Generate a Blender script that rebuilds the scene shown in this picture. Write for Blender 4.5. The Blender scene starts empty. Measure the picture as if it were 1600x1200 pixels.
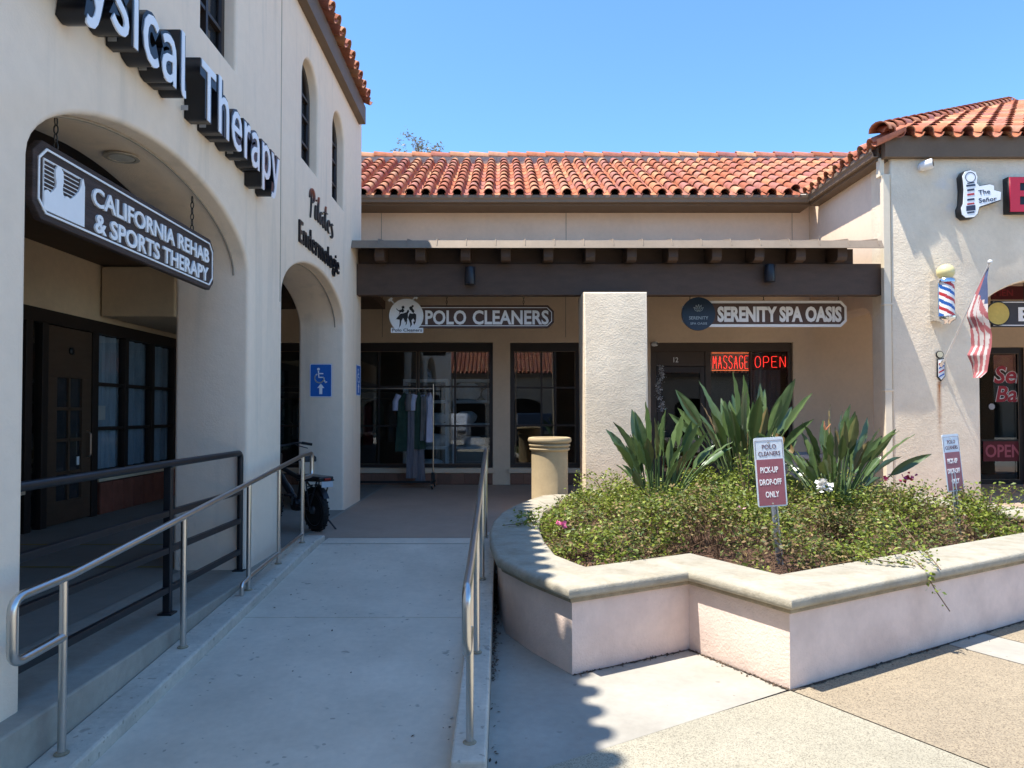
import bpy, bmesh, math, random
import numpy as np
from mathutils import Vector, Matrix, noise as mnoise
random.seed(7); rng = np.random.default_rng(7)
S = bpy.context.scene
COL = S.collection
R = math.radians
# ------------------------------------------------------------------ camera, sky, sun, exposure
E = 1.75                       # eye height above the lower pavement
FPX, CX, CY, PITCH = 1120.0, 784.0, 621.5, R(1.2)
cam = bpy.data.cameras.new('camera'); camo = bpy.data.objects.new('camera', cam); COL.objects.link(camo)
cam.sensor_fit = 'HORIZONTAL'; cam.sensor_width = 36; cam.lens = 36 * FPX / 1600
cam.shift_x = 16 / 1600; cam.shift_y = 21.5 / 1600; cam.clip_end = 3000; cam.clip_start = .05
camo.location = (0, 0, E); camo.rotation_euler = (R(90) + PITCH, 0, 0)
S.camera = camo
SUN = Vector((-1, -.34, 2.55)).normalized()
w = bpy.data.worlds.new('World'); S.world = w; w.use_nodes = True
nt = w.node_tree; bg = nt.nodes['Background']
sky = nt.nodes.new('ShaderNodeTexSky'); sky.sky_type = 'NISHITA'; sky.sun_disc = False
sky.sun_elevation = math.asin(SUN.z); sky.sun_rotation = math.atan2(SUN.x, SUN.y)
sky.air_density = 1.0; sky.dust_density = .15; sky.ozone_density = 3.5; sky.altitude = 900
tint = nt.nodes.new('ShaderNodeMix'); tint.data_type = 'RGBA'; tint.blend_type = 'MULTIPLY'; tint.inputs[0].default_value = 1
nt.links.new(sky.outputs[0], tint.inputs[6]); tint.inputs[7].default_value = (.585, .78, .88, 1)
nt.links.new(tint.outputs[2], bg.inputs[0]); bg.inputs[1].default_value = .15
sl = bpy.data.lights.new('sun', 'SUN'); so = bpy.data.objects.new('sun', sl); COL.objects.link(so)
sl.energy = 3.6; sl.angle = R(.55); sl.color = (1, .95, .86)
so.rotation_euler = SUN.to_track_quat('Z', 'Y').to_euler(); so.location = (-8, 0, 20)
S.view_settings.view_transform = 'Standard'; S.view_settings.look = 'None'
S.view_settings.exposure = 1.38; S.view_settings.gamma = 1
S.render.engine = 'CYCLES'
try:
    S.cycles.use_denoising = True; S.cycles.max_bounces = 8; S.cycles.transparent_max_bounces = 12
except Exception: pass

# ------------------------------------------------------------------ helpers
def ray(px, py):
    dx = (px - CX) / FPX; dy = -(py - CY) / FPX
    c, s = math.cos(PITCH), math.sin(PITCH)
    return Vector((dx, c - dy * s, s + dy * c))
def PY(px, py, Y): d = ray(px, py); t = Y / d.y; return Vector((d.x * t, Y, E + d.z * t))
def PX(px, py, X): d = ray(px, py); t = X / d.x; return Vector((X, d.y * t, E + d.z * t))
def PZ(px, py, Z): d = ray(px, py); t = (Z - E) / d.z; return Vector((d.x * t, d.y * t, Z))

def tag(o, label=None, cat=None, group=None, kind=None):
    if label: o['label'] = label
    if cat: o['category'] = cat
    if group: o['group'] = group
    if kind: o['kind'] = kind
    return o
def thing(name, label, cat, loc=(0, 0, 0), rz=0, group=None):
    o = bpy.data.objects.new(name, None); COL.objects.link(o); o.empty_display_size = .1
    o.location = loc; o.rotation_euler = (0, 0, rz)
    return tag(o, label, cat, group)
def base_of(p):
    m = Matrix.Identity(4); chain = []
    while p is not None: chain.append(p); p = p.parent
    for q in reversed(chain): m = m @ Matrix.LocRotScale(q.location, q.rotation_euler, q.scale)
    return m
def link_mesh(name, me, mats, parent=None, world=True, smooth=None, bevel=None):
    o = bpy.data.objects.new(name, me); COL.objects.link(o)
    if mats is not None:
        idx = [q.material_index for q in me.polygons]; me.materials.clear()
        for m in (mats if isinstance(mats, (list, tuple)) else [mats]): me.materials.append(m)
        me.polygons.foreach_set('material_index', idx)
    if parent is not None:
        if world: me.transform(base_of(parent).inverted())
        o.parent = parent
    if smooth is not None:
        for p in me.polygons: p.use_smooth = True
        me.set_sharp_from_angle(angle=R(smooth))
    if bevel:
        b = o.modifiers.new('bevel', 'BEVEL'); b.width = bevel; b.segments = 2; b.limit_method = 'ANGLE'; b.angle_limit = R(40)
    return o
def copy_tree(o, parent=None):
    c = o.copy(); COL.objects.link(c); c.parent = parent
    for ch in [q for q in bpy.data.objects if q.parent == o]: copy_tree(ch, c)
    return c

class MB:
    def __init__(s): s.v = []; s.f = []; s.m = []
    def add(s, vs, fs, m=0):
        o = len(s.v); s.v += [tuple(v) for v in vs]
        for f in fs: s.f.append([i + o for i in f]); s.m.append(m)
        return s
    def box(s, x0, x1, y0, y1, z0, z1, m=0):
        x0, x1 = sorted((x0, x1)); y0, y1 = sorted((y0, y1)); z0, z1 = sorted((z0, z1))
        return s.add([(x0,y0,z0),(x1,y0,z0),(x1,y1,z0),(x0,y1,z0),(x0,y0,z1),(x1,y0,z1),(x1,y1,z1),(x0,y1,z1)],
              [(3,2,1,0),(4,5,6,7),(0,1,5,4),(1,2,6,5),(2,3,7,6),(3,0,4,7)], m)
    def obox(s, c, ax, ay, az, m=0):
        c, ax, ay, az = map(Vector, (c, ax, ay, az))
        vs = [c + i*ax + j*ay + k*az for k in (-1,1) for (i,j) in ((-1,-1),(1,-1),(1,1),(-1,1))]
        return s.add(vs, [(3,2,1,0),(4,5,6,7),(0,1,5,4),(1,2,6,5),(2,3,7,6),(3,0,4,7)], m)
    def bar(s, p, q, w, h, m=0, up=(0,0,1)):
        p, q = Vector(p), Vector(q); d = (q - p); L = d.length; d.normalize()
        a = d.cross(Vector(up)); a = a.normalized() if a.length > 1e-5 else Vector((1,0,0)); b = a.cross(d).normalized()
        return s.obox((p+q)/2, d*L/2, a*w/2, b*h/2, m)
    def tube(s, pts, r, n=8, m=0, caps=True, flat=None):
        pts = [Vector(p) for p in pts]; N = len(pts)
        rad = r if isinstance(r, (list, tuple)) else [r]*N
        t0 = (pts[1]-pts[0]).normalized(); a = t0.orthogonal().normalized(); vs = []
        prev = t0
        for i, p in enumerate(pts):
            t = (pts[min(i+1,N-1)] - pts[max(i-1,0)]).normalized()
            q = prev.rotation_difference(t); a = (q @ a); a = (a - t*a.dot(t)).normalized(); b = t.cross(a); prev = t
            for k in range(n):
                th = 2*math.pi*k/n; vs.append(p + rad[i]*(math.cos(th)*a + math.sin(th)*b))
        fs = [(i*n+k, i*n+(k+1)%n, (i+1)*n+(k+1)%n, (i+1)*n+k) for i in range(N-1) for k in range(n)]
        if caps: fs += [tuple(range(n))[::-1], tuple((N-1)*n+k for k in range(n))]
        return s.add(vs, fs, m)
    def lathe(s, prof, c=(0,0,0), n=24, m=0, ax=(0,0,1), mf=None):
        c = Vector(c); z = Vector(ax).normalized(); x = z.orthogonal().normalized(); y = z.cross(x)
        vs = [c + z*h + r*(math.cos(2*math.pi*k/n)*x + math.sin(2*math.pi*k/n)*y) for r, h in prof for k in range(n)]
        o = len(s.v); s.v += [tuple(v) for v in vs]
        for i in range(len(prof)-1):
            for k in range(n):
                s.f.append([o+i*n+k, o+i*n+(k+1)%n, o+(i+1)*n+(k+1)%n, o+(i+1)*n+k]); s.m.append(mf(i, k) if mf else m)
        for i, rev in ((0, True), (len(prof)-1, False)):
            if prof[i][0] > 1e-4:
                f = [o+i*n+k for k in range(n)]; s.f.append(f[::-1] if rev else f); s.m.append(mf(i, 0) if mf else m)
        return s
    def prism(s, poly, o, u, v, w, m=0, mcap=None):
        o, u, v, w = map(Vector, (o, u, v, w)); n = len(poly)
        a = [o + u*x + v*y for x, y in poly]; b = [p + w for p in a]
        k = len(s.v); s.v += [tuple(q) for q in a+b]
        s.f.append(list(range(k, k+n))[::-1]); s.m.append(m if mcap is None else mcap)
        s.f.append(list(range(k+n, k+2*n))); s.m.append(m if mcap is None else mcap)
        for i in range(n): s.f.append([k+i, k+(i+1)%n, k+n+(i+1)%n, k+n+i]); s.m.append(m)
        return s
    def ball(s, c, r, n=12, m=0, sz=1):
        prof = [(max(1e-5, r*math.sin(math.pi*i/(n//2+2))), -r*sz*math.cos(math.pi*i/(n//2+2))) for i in range(n//2+3)]
        return s.lathe(prof, c, n, m)
    def mesh(s):
        me = bpy.data.meshes.new('m'); me.from_pydata(s.v, [], s.f); me.polygons.foreach_set('material_index', s.m); me.update(); return me
    def build(s, name, mats, parent=None, smooth=None, bevel=None, fix=True, world=True):
        me = s.mesh()
        if fix:
            bm = bmesh.new(); bm.from_mesh(me); bmesh.ops.recalc_face_normals(bm, faces=bm.faces); bm.to_mesh(me); bm.free()
        return link_mesh(name, me, mats, parent, world, smooth, bevel)

def fillet(pts, r, n=6, closed=False):
    pts = [Vector(p) for p in pts]; out = []; N = len(pts)
    for i, p in enumerate(pts):
        if not closed and i in (0, N-1): out.append(p); continue
        a, b = pts[i-1], pts[(i+1) % N]; d1 = (a-p); d2 = (b-p)
        rr = min(r, d1.length*.49, d2.length*.49); q1 = p + d1.normalized()*rr; q2 = p + d2.normalized()*rr
        for k in range(n+1):
            t = k/n; out.append(q1*(1-t)**2 + p*2*t*(1-t) + q2*t*t)
    return out
def offset_poly(pts, d):       # outward for counter-clockwise polygons
    n = len(pts); out = []
    for i in range(n):
        p0, p1, p2 = Vector(pts[i-1]).to_2d(), Vector(pts[i]).to_2d(), Vector(pts[(i+1)%n]).to_2d()
        e1 = (p1-p0).normalized(); e2 = (p2-p1).normalized()
        n1 = Vector((e1.y, -e1.x)); n2 = Vector((e2.y, -e2.x)); m = (n1+n2); L = m.length
        m = m/L; k = min(2.2, 1/max(.3, m.dot(n1))); out.append(p1 + m*d*k)
    return out
def plate(loops, depth, bevel=0, M=None, res=2):
    """flat slab with holes in local xy, centred on z=0; optional rounded edge; M maps it to the world"""
    cu = bpy.data.curves.new('c', 'CURVE'); cu.dimensions = '2D'; cu.fill_mode = 'BOTH'
    cu.extrude = max(0, depth/2 - bevel); cu.bevel_depth = bevel; cu.bevel_resolution = res; cu.offset = -bevel
    for lp in loops:
        sp = cu.splines.new('POLY'); sp.points.add(len(lp)-1); sp.use_cyclic_u = True
        for q, pt in zip(sp.points, lp): q.co = (pt[0], pt[1], 0, 1)
    ob = bpy.data.objects.new('c', cu); me = bpy.data.meshes.new_from_object(ob)
    bpy.data.objects.remove(ob); bpy.data.curves.remove(cu)
    bm = bmesh.new(); bm.from_mesh(me); bmesh.ops.remove_doubles(bm, verts=bm.verts, dist=1e-5)
    bmesh.ops.recalc_face_normals(bm, faces=bm.faces); bm.to_mesh(me); bm.free()
    if M is not None: me.transform(M)
    return me
def frame(o, u, v):            # matrix: x->u, y->v, z->u x v
    u, v = Vector(u).normalized(), Vector(v).normalized(); w_ = u.cross(v)
    return Matrix(((u.x,v.x,w_.x,o[0]),(u.y,v.y,w_.y,o[1]),(u.z,v.z,w_.z,o[2]),(0,0,0,1)))
FRONT = lambda o: frame(o, (1,0,0), (0,0,1))          # faces -Y (z of the frame points to the viewer)
EASTW = lambda o: frame(o, (0,1,0), (0,0,1))          # faces +X
_tc = {}
FONTS = {}
def font(name):
    if name not in FONTS:
        f = None
        try:
            import os
            f = bpy.data.fonts.load(os.path.join(bpy.utils.resource_path('LOCAL'), 'datafiles', 'fonts', name))
        except Exception: f = None
        FONTS[name] = f
    return FONTS[name]
def raw_text(s, bold=0, fnt=None, shear=0, space=1):
    cu = bpy.data.curves.new('t', 'FONT'); cu.body = s; cu.size = 1; cu.extrude = .5; cu.offset = bold; cu.resolution_u = 3
    cu.shear = shear; cu.space_character = space
    if fnt and font(fnt): cu.font = font(fnt)
    ob = bpy.data.objects.new('t', cu); me = bpy.data.meshes.new_from_object(ob)
    bpy.data.objects.remove(ob); bpy.data.curves.remove(cu)
    return me
def cap_h(fnt=None, bold=0):
    k = (fnt, bold)
    if k not in _tc:
        me = raw_text('H', bold, fnt); ys = [v.co.y for v in me.vertices]; _tc[k] = (min(ys), max(ys)); bpy.data.meshes.remove(me)
    return _tc[k]
def text(s, M, w, h, depth=.01, bold=.0, fnt=None, shear=0, two=False, space=1):
    """lettering: left bottom of the baseline at the frame's origin, width w, capital height h, stands out to z=depth"""
    me = raw_text(s, bold, fnt, shear, space); n = len(me.vertices); co = np.zeros(n*3); me.vertices.foreach_get('co', co); co = co.reshape(-1, 3)
    y0, y1 = cap_h(fnt, bold); x0, x1 = co[:,0].min(), co[:,0].max()
    sx = w/(x1-x0) if w else h/(y1-y0)
    co[:,0] = (co[:,0]-x0)*sx; co[:,1] = (co[:,1]-y0)*h/(y1-y0); co[:,2] = (co[:,2]+.5)*depth
    me.vertices.foreach_set('co', co.ravel()); me.update()
    if two:
        for p in me.polygons: p.material_index = 0 if (p.normal.z > .8 and p.center.z > depth*.9) else 1
    me.transform(M); return me

# ------------------------------------------------------------------ materials
def node_mat(name):
    m = bpy.data.materials.new(name); m.use_nodes = True; t = m.node_tree
    return m, t, t.nodes['Principled BSDF']
def mat(name, col, rough=.8, metal=0, var=.12, vs=2.5, bump=0, bs=60, dist=.01, spec=.4, col2=None, c2s=8, c2a=.5, c2w=.1, island=0, speck=None, stretch=None, emit=None, estr=0, bump2=0, bs2=12, spots=None, streak=None):
    m, t, b = node_mat(name); N, L = t.nodes, t.links
    geo = N.new('ShaderNodeNewGeometry'); pos = geo.outputs['Position']
    if stretch:
        mp = N.new('ShaderNodeMapping'); mp.inputs['Scale'].default_value = stretch; L.new(pos, mp.inputs[0]); pos = mp.outputs[0]
    def noise(sc, det=4, rgh=.55):
        n = N.new('ShaderNodeTexNoise'); n.inputs['Scale'].default_value = sc; n.inputs['Detail'].default_value = det
        n.inputs['Roughness'].default_value = rgh; L.new(pos, n.inputs['Vector']); return n.outputs['Fac']
    def mapr(x, a, b_, c, d):
        r = N.new('ShaderNodeMapRange'); L.new(x, r.inputs[0])
        for i, q in enumerate((a, b_, c, d)): r.inputs[i+1].default_value = q
        return r.outputs[0]
    def mix(f, a, b_, mode='MIX'):
        x = N.new('ShaderNodeMix'); x.data_type = 'RGBA'; x.blend_type = mode
        for sock, val in ((x.inputs[0], f), (x.inputs[6], a), (x.inputs[7], b_)):
            if hasattr(val, 'links'): L.new(val, sock)
            else: sock.default_value = val if isinstance(val, float) else (*val, 1)[:4]
        return x.outputs[2]
    c = tuple(col)
    cur = c
    if col2: cur = mix(mapr(noise(c2s, 5), c2a-c2w, c2a+c2w, 0, 1), c, tuple(col2))
    if var:
        f = mapr(noise(vs, 6, .6), .3, .7, 1-var, 1+var)
        cur = mix(1.0, cur, f, 'MULTIPLY')
        f2 = mapr(noise(vs*9, 3, .6), .3, .7, 1-var*.5, 1+var*.5)
        cur = mix(1.0, cur, f2, 'MULTIPLY')
    if island:
        f = mapr(geo.outputs['Random Per Island'], 0, 1, 1-island, 1+island)
        cur = mix(1.0, cur, f, 'MULTIPLY')
    if speck:
        vo = N.new('ShaderNodeTexVoronoi'); vo.inputs['Scale'].default_value = speck[0]; L.new(pos, vo.inputs['Vector'])
        rp = N.new('ShaderNodeValToRGB'); L.new(vo.outputs['Color'], rp.inputs[0])
        els = rp.color_ramp.elements; els[0].position = 0; els[0].color = (*speck[1], 1); els[1].position = 1; els[1].color = (*speck[3], 1)
        e = els.new(.45); e.color = (*speck[2], 1)
        cur = mix(1.0, cur, rp.outputs[0], 'MULTIPLY')
    if streak:
        mp2 = N.new('ShaderNodeMapping'); mp2.inputs['Scale'].default_value = (5.5, 5.5, .45); L.new(geo.outputs['Position'], mp2.inputs[0])
        n = N.new('ShaderNodeTexNoise'); n.inputs['Scale'].default_value = 1; n.inputs['Detail'].default_value = 6; L.new(mp2.outputs[0], n.inputs['Vector'])
        cur = mix(mapr(n.outputs['Fac'], streak[1], streak[1]+.18, 0, streak[2]), cur, streak[0])
    if spots:
        f = mapr(noise(spots[0], 2, .5), spots[1], spots[1]+.05, 0, spots[3]); cur = mix(f, cur, spots[2])
        f = mapr(noise(spots[0]*2.3, 1, .5), spots[1]+.03, spots[1]+.07, 0, spots[3]); cur = mix(f, cur, spots[2])
    if hasattr(cur, 'links'): L.new(cur, b.inputs['Base Color'])
    else: b.inputs['Base Color'].default_value = (*c, 1)
    b.inputs['Roughness'].default_value = rough; b.inputs['Metallic'].default_value = metal
    b.inputs['Specular IOR Level'].default_value = spec
    if bump or bump2:
        nm = None
        for st, sc in ((bump2, bs2), (bump, bs)):
            if not st: continue
            bn = N.new('ShaderNodeBump'); bn.inputs['Strength'].default_value = st; bn.inputs['Distance'].default_value = dist
            L.new(noise(sc, 5, .6), bn.inputs['Height'])
            if nm is not None: L.new(nm, bn.inputs['Normal'])
            nm = bn.outputs[0]
        L.new(nm, b.inputs['Normal'])
    if emit:
        b.inputs['Emission Color'].default_value = (*emit, 1); b.inputs['Emission Strength'].default_value = estr
    m['_c'] = 0
    return m
def glass_mat(name, tint=(.03,.035,.04), refl=1.0, alpha=.5):
    m, t, b = node_mat(name); N, L = t.nodes, t.links; N.remove(b)
    out = [n for n in N if n.type == 'OUTPUT_MATERIAL'][0]
    tr = N.new('ShaderNodeBsdfTransparent'); tr.inputs[0].default_value = (*tint, 1)
    gl = N.new('ShaderNodeBsdfGlossy'); gl.inputs['Roughness'].default_value = .01; gl.inputs[0].default_value = (.95, .97, 1, 1)
    fr = N.new('ShaderNodeFresnel'); gb = N.new('ShaderNodeNewGeometry'); io = N.new('ShaderNodeMath'); io.operation = 'MULTIPLY_ADD'
    io.inputs[1].default_value = 1/1.5-1.5; io.inputs[2].default_value = 1.5; L.new(gb.outputs['Backfacing'], io.inputs[0]); L.new(io.outputs[0], fr.inputs[0])
    mr = N.new('ShaderNodeMath'); mr.operation = 'MULTIPLY_ADD'; mr.inputs[1].default_value = refl; mr.inputs[2].default_value = .02
    L.new(fr.outputs[0], mr.inputs[0]); mx = N.new('ShaderNodeMixShader'); L.new(mr.outputs[0], mx.inputs[0])
    L.new(tr.outputs[0], mx.inputs[1]); L.new(gl.outputs[0], mx.inputs[2]); L.new(mx.outputs[0], out.inputs[0])
    return m
stucco = mat('left_stucco', (.93,.765,.605), .9, var=.05, vs=1.1, bump=.4, bs=65, dist=.006, bump2=.35, bs2=6, col2=(.86,.70,.545), c2s=1.1, c2w=.22, streak=((.62,.53,.43), .56, .45))
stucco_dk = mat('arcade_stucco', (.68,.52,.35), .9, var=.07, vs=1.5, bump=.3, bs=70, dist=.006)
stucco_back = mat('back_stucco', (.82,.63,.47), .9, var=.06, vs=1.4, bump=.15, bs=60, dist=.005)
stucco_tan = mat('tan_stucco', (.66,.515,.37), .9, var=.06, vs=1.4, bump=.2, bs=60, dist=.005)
stucco_pier = mat('lace_stucco', (.86,.725,.55), .9, var=.06, vs=1.4, bump=.6, bs=42, dist=.014, bump2=.5, bs2=8, col2=(.78,.65,.485), c2s=2.2, c2w=.15)
brown = mat('brown_trim', (.15,.10,.062), .6, var=.1, vs=3, bump=.06, bs=60)
dkbrown = mat('dark_brown_wood', (.078,.046,.030), .6, var=.15, vs=4, bump=.15, bs=50, stretch=(1,1,3))
frame_b = mat('bronze_frame', (.028,.019,.015), .45, var=.1)
gutter_m = mat('gutter_brown', (.19,.135,.09), .45, var=.08)
tile_m = None
concrete = mat('pale_concrete', (.365,.34,.295), .88, var=.10, vs=2.0, col2=(.31,.285,.24), c2s=1.4, c2a=.55, c2w=.2, spots=(8, .71, (.17,.15,.13), .5), bump=.25, bs=120, dist=.003)
ramp_m = mat('ramp_concrete', (.66,.57,.455), .85, var=.09, vs=2.2, bump=.25, bs=140, dist=.003, col2=(.57,.49,.385), c2s=1.0, c2a=.55, c2w=.2, spots=(9, .70, (.20,.18,.15), .55))
curb_m = mat('curb_concrete', (.53,.47,.385), .9, var=.16, vs=3, spots=(11, .66, (.20,.17,.14), .5), bump=.3, bs=80, dist=.004)
ledge_m = mat('ledge_concrete', (.33,.30,.25), .9, var=.14, vs=2, bump=.3, bs=80, dist=.004)
agg_pale = mat('pale_aggregate', (.36,.33,.26), .9, var=.07, vs=1.5, bump=.5, bs=160, dist=.006, col2=(.31,.28,.215), c2s=1.3, c2w=.2, spots=(7, .72, (.14,.12,.10), .6), speck=(165, (.45,.42,.4), (1,1,.98), (1.2,1.19,1.15)))
agg_tan = mat('tan_aggregate', (.265,.22,.16), .9, var=.08, vs=1.5, bump=.6, bs=150, dist=.006, col2=(.30,.25,.18), c2s=1.0, c2w=.2, spots=(7, .72, (.12,.10,.08), .6), speck=(145, (.45,.40,.37), (1,.98,.95), (1.35,1.3,1.2)))
floor_br = mat('brown_paving', (.38,.275,.205), .8, var=.08, vs=1.5, bump=.15, bs=90, dist=.003)
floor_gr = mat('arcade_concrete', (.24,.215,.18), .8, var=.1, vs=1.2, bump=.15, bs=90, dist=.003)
asphalt = mat('asphalt', (.32,.295,.25), .9, var=.15, vs=1, bump=.5, bs=120)
steel = mat('brushed_steel', (.62,.60,.57), .28, 1.0, var=.05, vs=6)
blackrail = mat('black_painted_steel', (.013,.014,.017), .38, var=.1)
planter_m = mat('pink_stucco', (.80,.635,.545), .92, var=.07, vs=1.6, col2=(.68,.53,.455), c2s=2.5, c2a=.58, c2w=.15, bump=.7, bs=55, dist=.008, bump2=.2, bs2=12)
cap_m = mat('cap_concrete', (.37,.335,.265), .9, var=.15, vs=2.6, bump=.7, bs=70, dist=.007, bump2=.3, bs2=14, col2=(.29,.25,.18), c2s=5, c2a=.6, c2w=.14)
lip_m = mat('cap_lip', (.30,.245,.165), .95, var=.25, vs=9, bump=.5, bs=70, dist=.006)
soil_m = mat('mulch', (.13,.07,.045), 1, var=.4, vs=14, bump=1, bs=40, dist=.03)
glass_shop = glass_mat('shop_glass', (.78,.82,.84), 1.0)
glass_dark = glass_mat('dark_glass', (.25,.27,.30), 1.2)
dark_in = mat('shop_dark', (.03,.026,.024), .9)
white = mat('white_paint', (.80,.80,.79), .6, var=.03)
black = mat('black_paint', (.012,.012,.014), .4, var=.1)
# ------------------------------------------------------------------ the setting
FZ = .33
RAMP = lambda y: FZ - (7.8 - y) * .063
U = Vector((.862, .507, 0)); V = Vector((-.507, .862, 0)); C1 = Vector((1.82, 4.56, 0))
def uv(a, b, z=0): p = C1 + U*a + V*b; return (p.x, p.y, z)
def sheet(name, pts, m, z, kind='structure'):
    mb = MB(); mb.add([(p[0], p[1], z) for p in pts], [list(range(len(pts)))]); return tag(mb.build(name, m, fix=False), kind=kind)
sheet('ground', [(-400,-400),(400,-400),(400,400),(-400,400)], asphalt, -.02)
joint_m = mat('dark_joint', (.10,.09,.08), 1)
sheet('pavement_bed', [uv(-14,-7),uv(16,-7),uv(16,6),uv(-14,6)], joint_m, -.006)
g = .006
mb = MB()
for a0, a1, b0, b1 in ((-14,-g,-7,-g),): mb.add([uv(a0,b0),uv(a1,b0),uv(a1,b1),uv(a0,b1)], [(0,1,2,3)], 0)
for a0, a1 in ((g,1.79-g),(2.32+g,7),(7+.53,16)): mb.add([uv(a0,-7),uv(a1,-7),uv(a1,3),uv(a0,3)], [(0,1,2,3)], 1)
for a0, a1 in ((1.79+g,2.32-g),(7+g,7.53-g)): mb.add([uv(a0,-7),uv(a1,-7),uv(a1,3),uv(a0,3)], [(0,1,2,3)], 2)
tag(mb.build('pavement', [agg_pale, agg_tan, concrete], fix=False), kind='structure')
sheet('concrete_path', [(-.07,3.395),(C1.x-.003,4.572),(2.6,6.5),(2.4,8),(-.07,8)], concrete, .001)
# raised walkway floor
mb = MB()
mb.prism([(-9,-6),(-2.18,-6),(-2.18,7.8),(-.07,7.8),(-.07,9.3),(5.9,9.3),(5.9,9.76),(20,9.76),(20,18.5),(-9,18.5)], (0,0,-.3), (1,0,0), (0,1,0), (0,0,.3+FZ))
tag(mb.build('walkway_floor', ledge_m, bevel=.012), kind='structure')
sheet('walkway_paving', [(-2.25,8.16),(-.075,8.16),(-.075,9.35),(5.2,9.35),(5.9,9.85),(20,9.85),(20,14.1),(-2.25,14.1)], floor_br, FZ+.004)
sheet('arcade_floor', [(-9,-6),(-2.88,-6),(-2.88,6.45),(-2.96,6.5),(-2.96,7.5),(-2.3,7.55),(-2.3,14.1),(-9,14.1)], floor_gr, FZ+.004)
yel = mat('yellow_line', (.30,.22,.03), .8)
for y in (6.6, 7.72): sheet('floor_line', [(-5.5,y-.02),(-2.98,y-.02),(-2.98,y+.02),(-5.5,y+.02)], yel, FZ+.008)
mb = MB()
for a, b in ((2.55, 5.505), (5.515, 7.795)):
    mb.prism([(a,-.3),(b,-.3),(b,RAMP(b)),(a,RAMP(a))], (-1.97,0,0), (0,1,0), (0,0,1), (1.74,0,0))
mb.prism([(5.5,-.3),(5.52,-.3),(5.52,RAMP(5.5)-.012),(5.5,RAMP(5.5)-.012)], (-1.97,0,0), (0,1,0), (0,0,1), (1.74,0,0))
tag(mb.build('ramp', ramp_m), kind='structure')
sheet('ramp_landing', [(-1.96,7.8),(-.24,7.8),(-.24,8.15),(-1.96,8.15)], ramp_m, FZ+.003)
mb = MB()
mb.prism([(2.7,-.3),(8.02,-.3),(8.02,RAMP(7.6)+.07),(7.6,RAMP(7.6)+.08),(2.7,RAMP(2.7)+.08)], (-2.178,0,0), (0,1,0), (0,0,1), (.21,0,0))
tag(mb.build('ramp_curb', curb_m, bevel=.014), kind='structure')
mb = MB()
mb.prism([(3.33,-.3),(8.05,-.3),(8.05,RAMP(7.8)+.09),(3.33,RAMP(3.33)+.1)], (-.238,0,0), (0,1,0), (0,0,1), (.166,0,0))
tag(mb.build('ramp_curb', curb_m, bevel=.012), kind='structure')

# ------------------------------------------------------------------ clay tile roofs
def clay():
    m, t, b = node_mat('clay_tile'); N, L = t.nodes, t.links
    geo = N.new('ShaderNodeNewGeometry'); rp = N.new('ShaderNodeValToRGB'); L.new(geo.outputs['Random Per Island'], rp.inputs[0])
    cs = [(.34,.105,.055),(.42,.145,.07),(.37,.13,.095),(.50,.225,.11),(.41,.125,.062),(.45,.18,.12),(.32,.12,.10),(.52,.275,.15),(.42,.14,.07)]
    els = rp.color_ramp.elements
    while len(els) < len(cs): els.new(.5)
    for i, c in enumerate(cs): els[i].position = i/(len(cs)-1); els[i].color = (*c, 1)
    n = N.new('ShaderNodeTexNoise'); n.inputs['Scale'].default_value = 9; n.inputs['Detail'].default_value = 5; L.new(geo.outputs['Position'], n.inputs['Vector'])
    mr = N.new('ShaderNodeMapRange'); L.new(n.outputs['Fac'], mr.inputs[0])
    for i, q in enumerate((.3,.7,.78,1.15)): mr.inputs[i+1].default_value = q
    mx = N.new('ShaderNodeMix'); mx.data_type = 'RGBA'; mx.blend_type = 'MULTIPLY'; mx.inputs[0].default_value = 1
    L.new(rp.outputs[0], mx.inputs[6]); L.new(mr.outputs[0], mx.inputs[7]); L.new(mx.outputs[2], b.inputs['Base Color'])
    b.inputs['Roughness'].default_value = .85; b.inputs['Specular IOR Level'].default_value = .3
    return m
tile_m = clay()
def barrel(mb, p, u, s, n, L, r0, r1, inv=False, th=.014, seg=7, m=0):
    """one clay barrel tile, lower end at p, running along s, opening down (or up if inv)"""
    vs = []
    for (d, r) in ((0, r0), (L, r1), (0, r0-th), (L, r1-th)):
        for k in range(seg+1):
            a = math.pi*k/seg; h = math.sin(a)*r*(-1 if inv else 1); vs.append(p + s*d + u*(math.cos(a)*r) + n*h)
    q = seg+1; fs = []
    for k in range(seg):
        fs += [(k, k+1, q+k+1, q+k), (2*q+k, 3*q+k, 3*q+k+1, 2*q+k+1), (k, 2*q+k, 2*q+k+1, k+1)]
    mb.add(vs, fs, m)
def tiles(mb, o, u, s, cols, rows, pitch=.3, expo=.45, keep=None, r=.098):
    o, u, s = Vector(o), Vector(u).normalized(), Vector(s).normalized(); n = u.cross(s).normalized()
    if n.z < 0: n = -n
    rr = random.Random(3)
    for c in range(cols):
        for j in range(rows):
            x = (c+.5)*pitch; y = j*expo
            if keep and not keep(x, y): continue
            ju = rr.uniform(-.008,.008); js = rr.uniform(-.012,.012)
            tl = (s - n*.045).normalized(); tl2 = (s + u*rr.uniform(-.02,.02) - n*.045).normalized()
            barrel(mb, o + u*(x+ju) + s*(y+js) + n*.055, u, tl2, n, expo+.06, r, r*.82)
            barrel(mb, o + u*(x+pitch/2) + s*(y-.03) + n*.062, u, tl, n, expo+.05, r*.9, r*.8, True, .012, 5)
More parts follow.
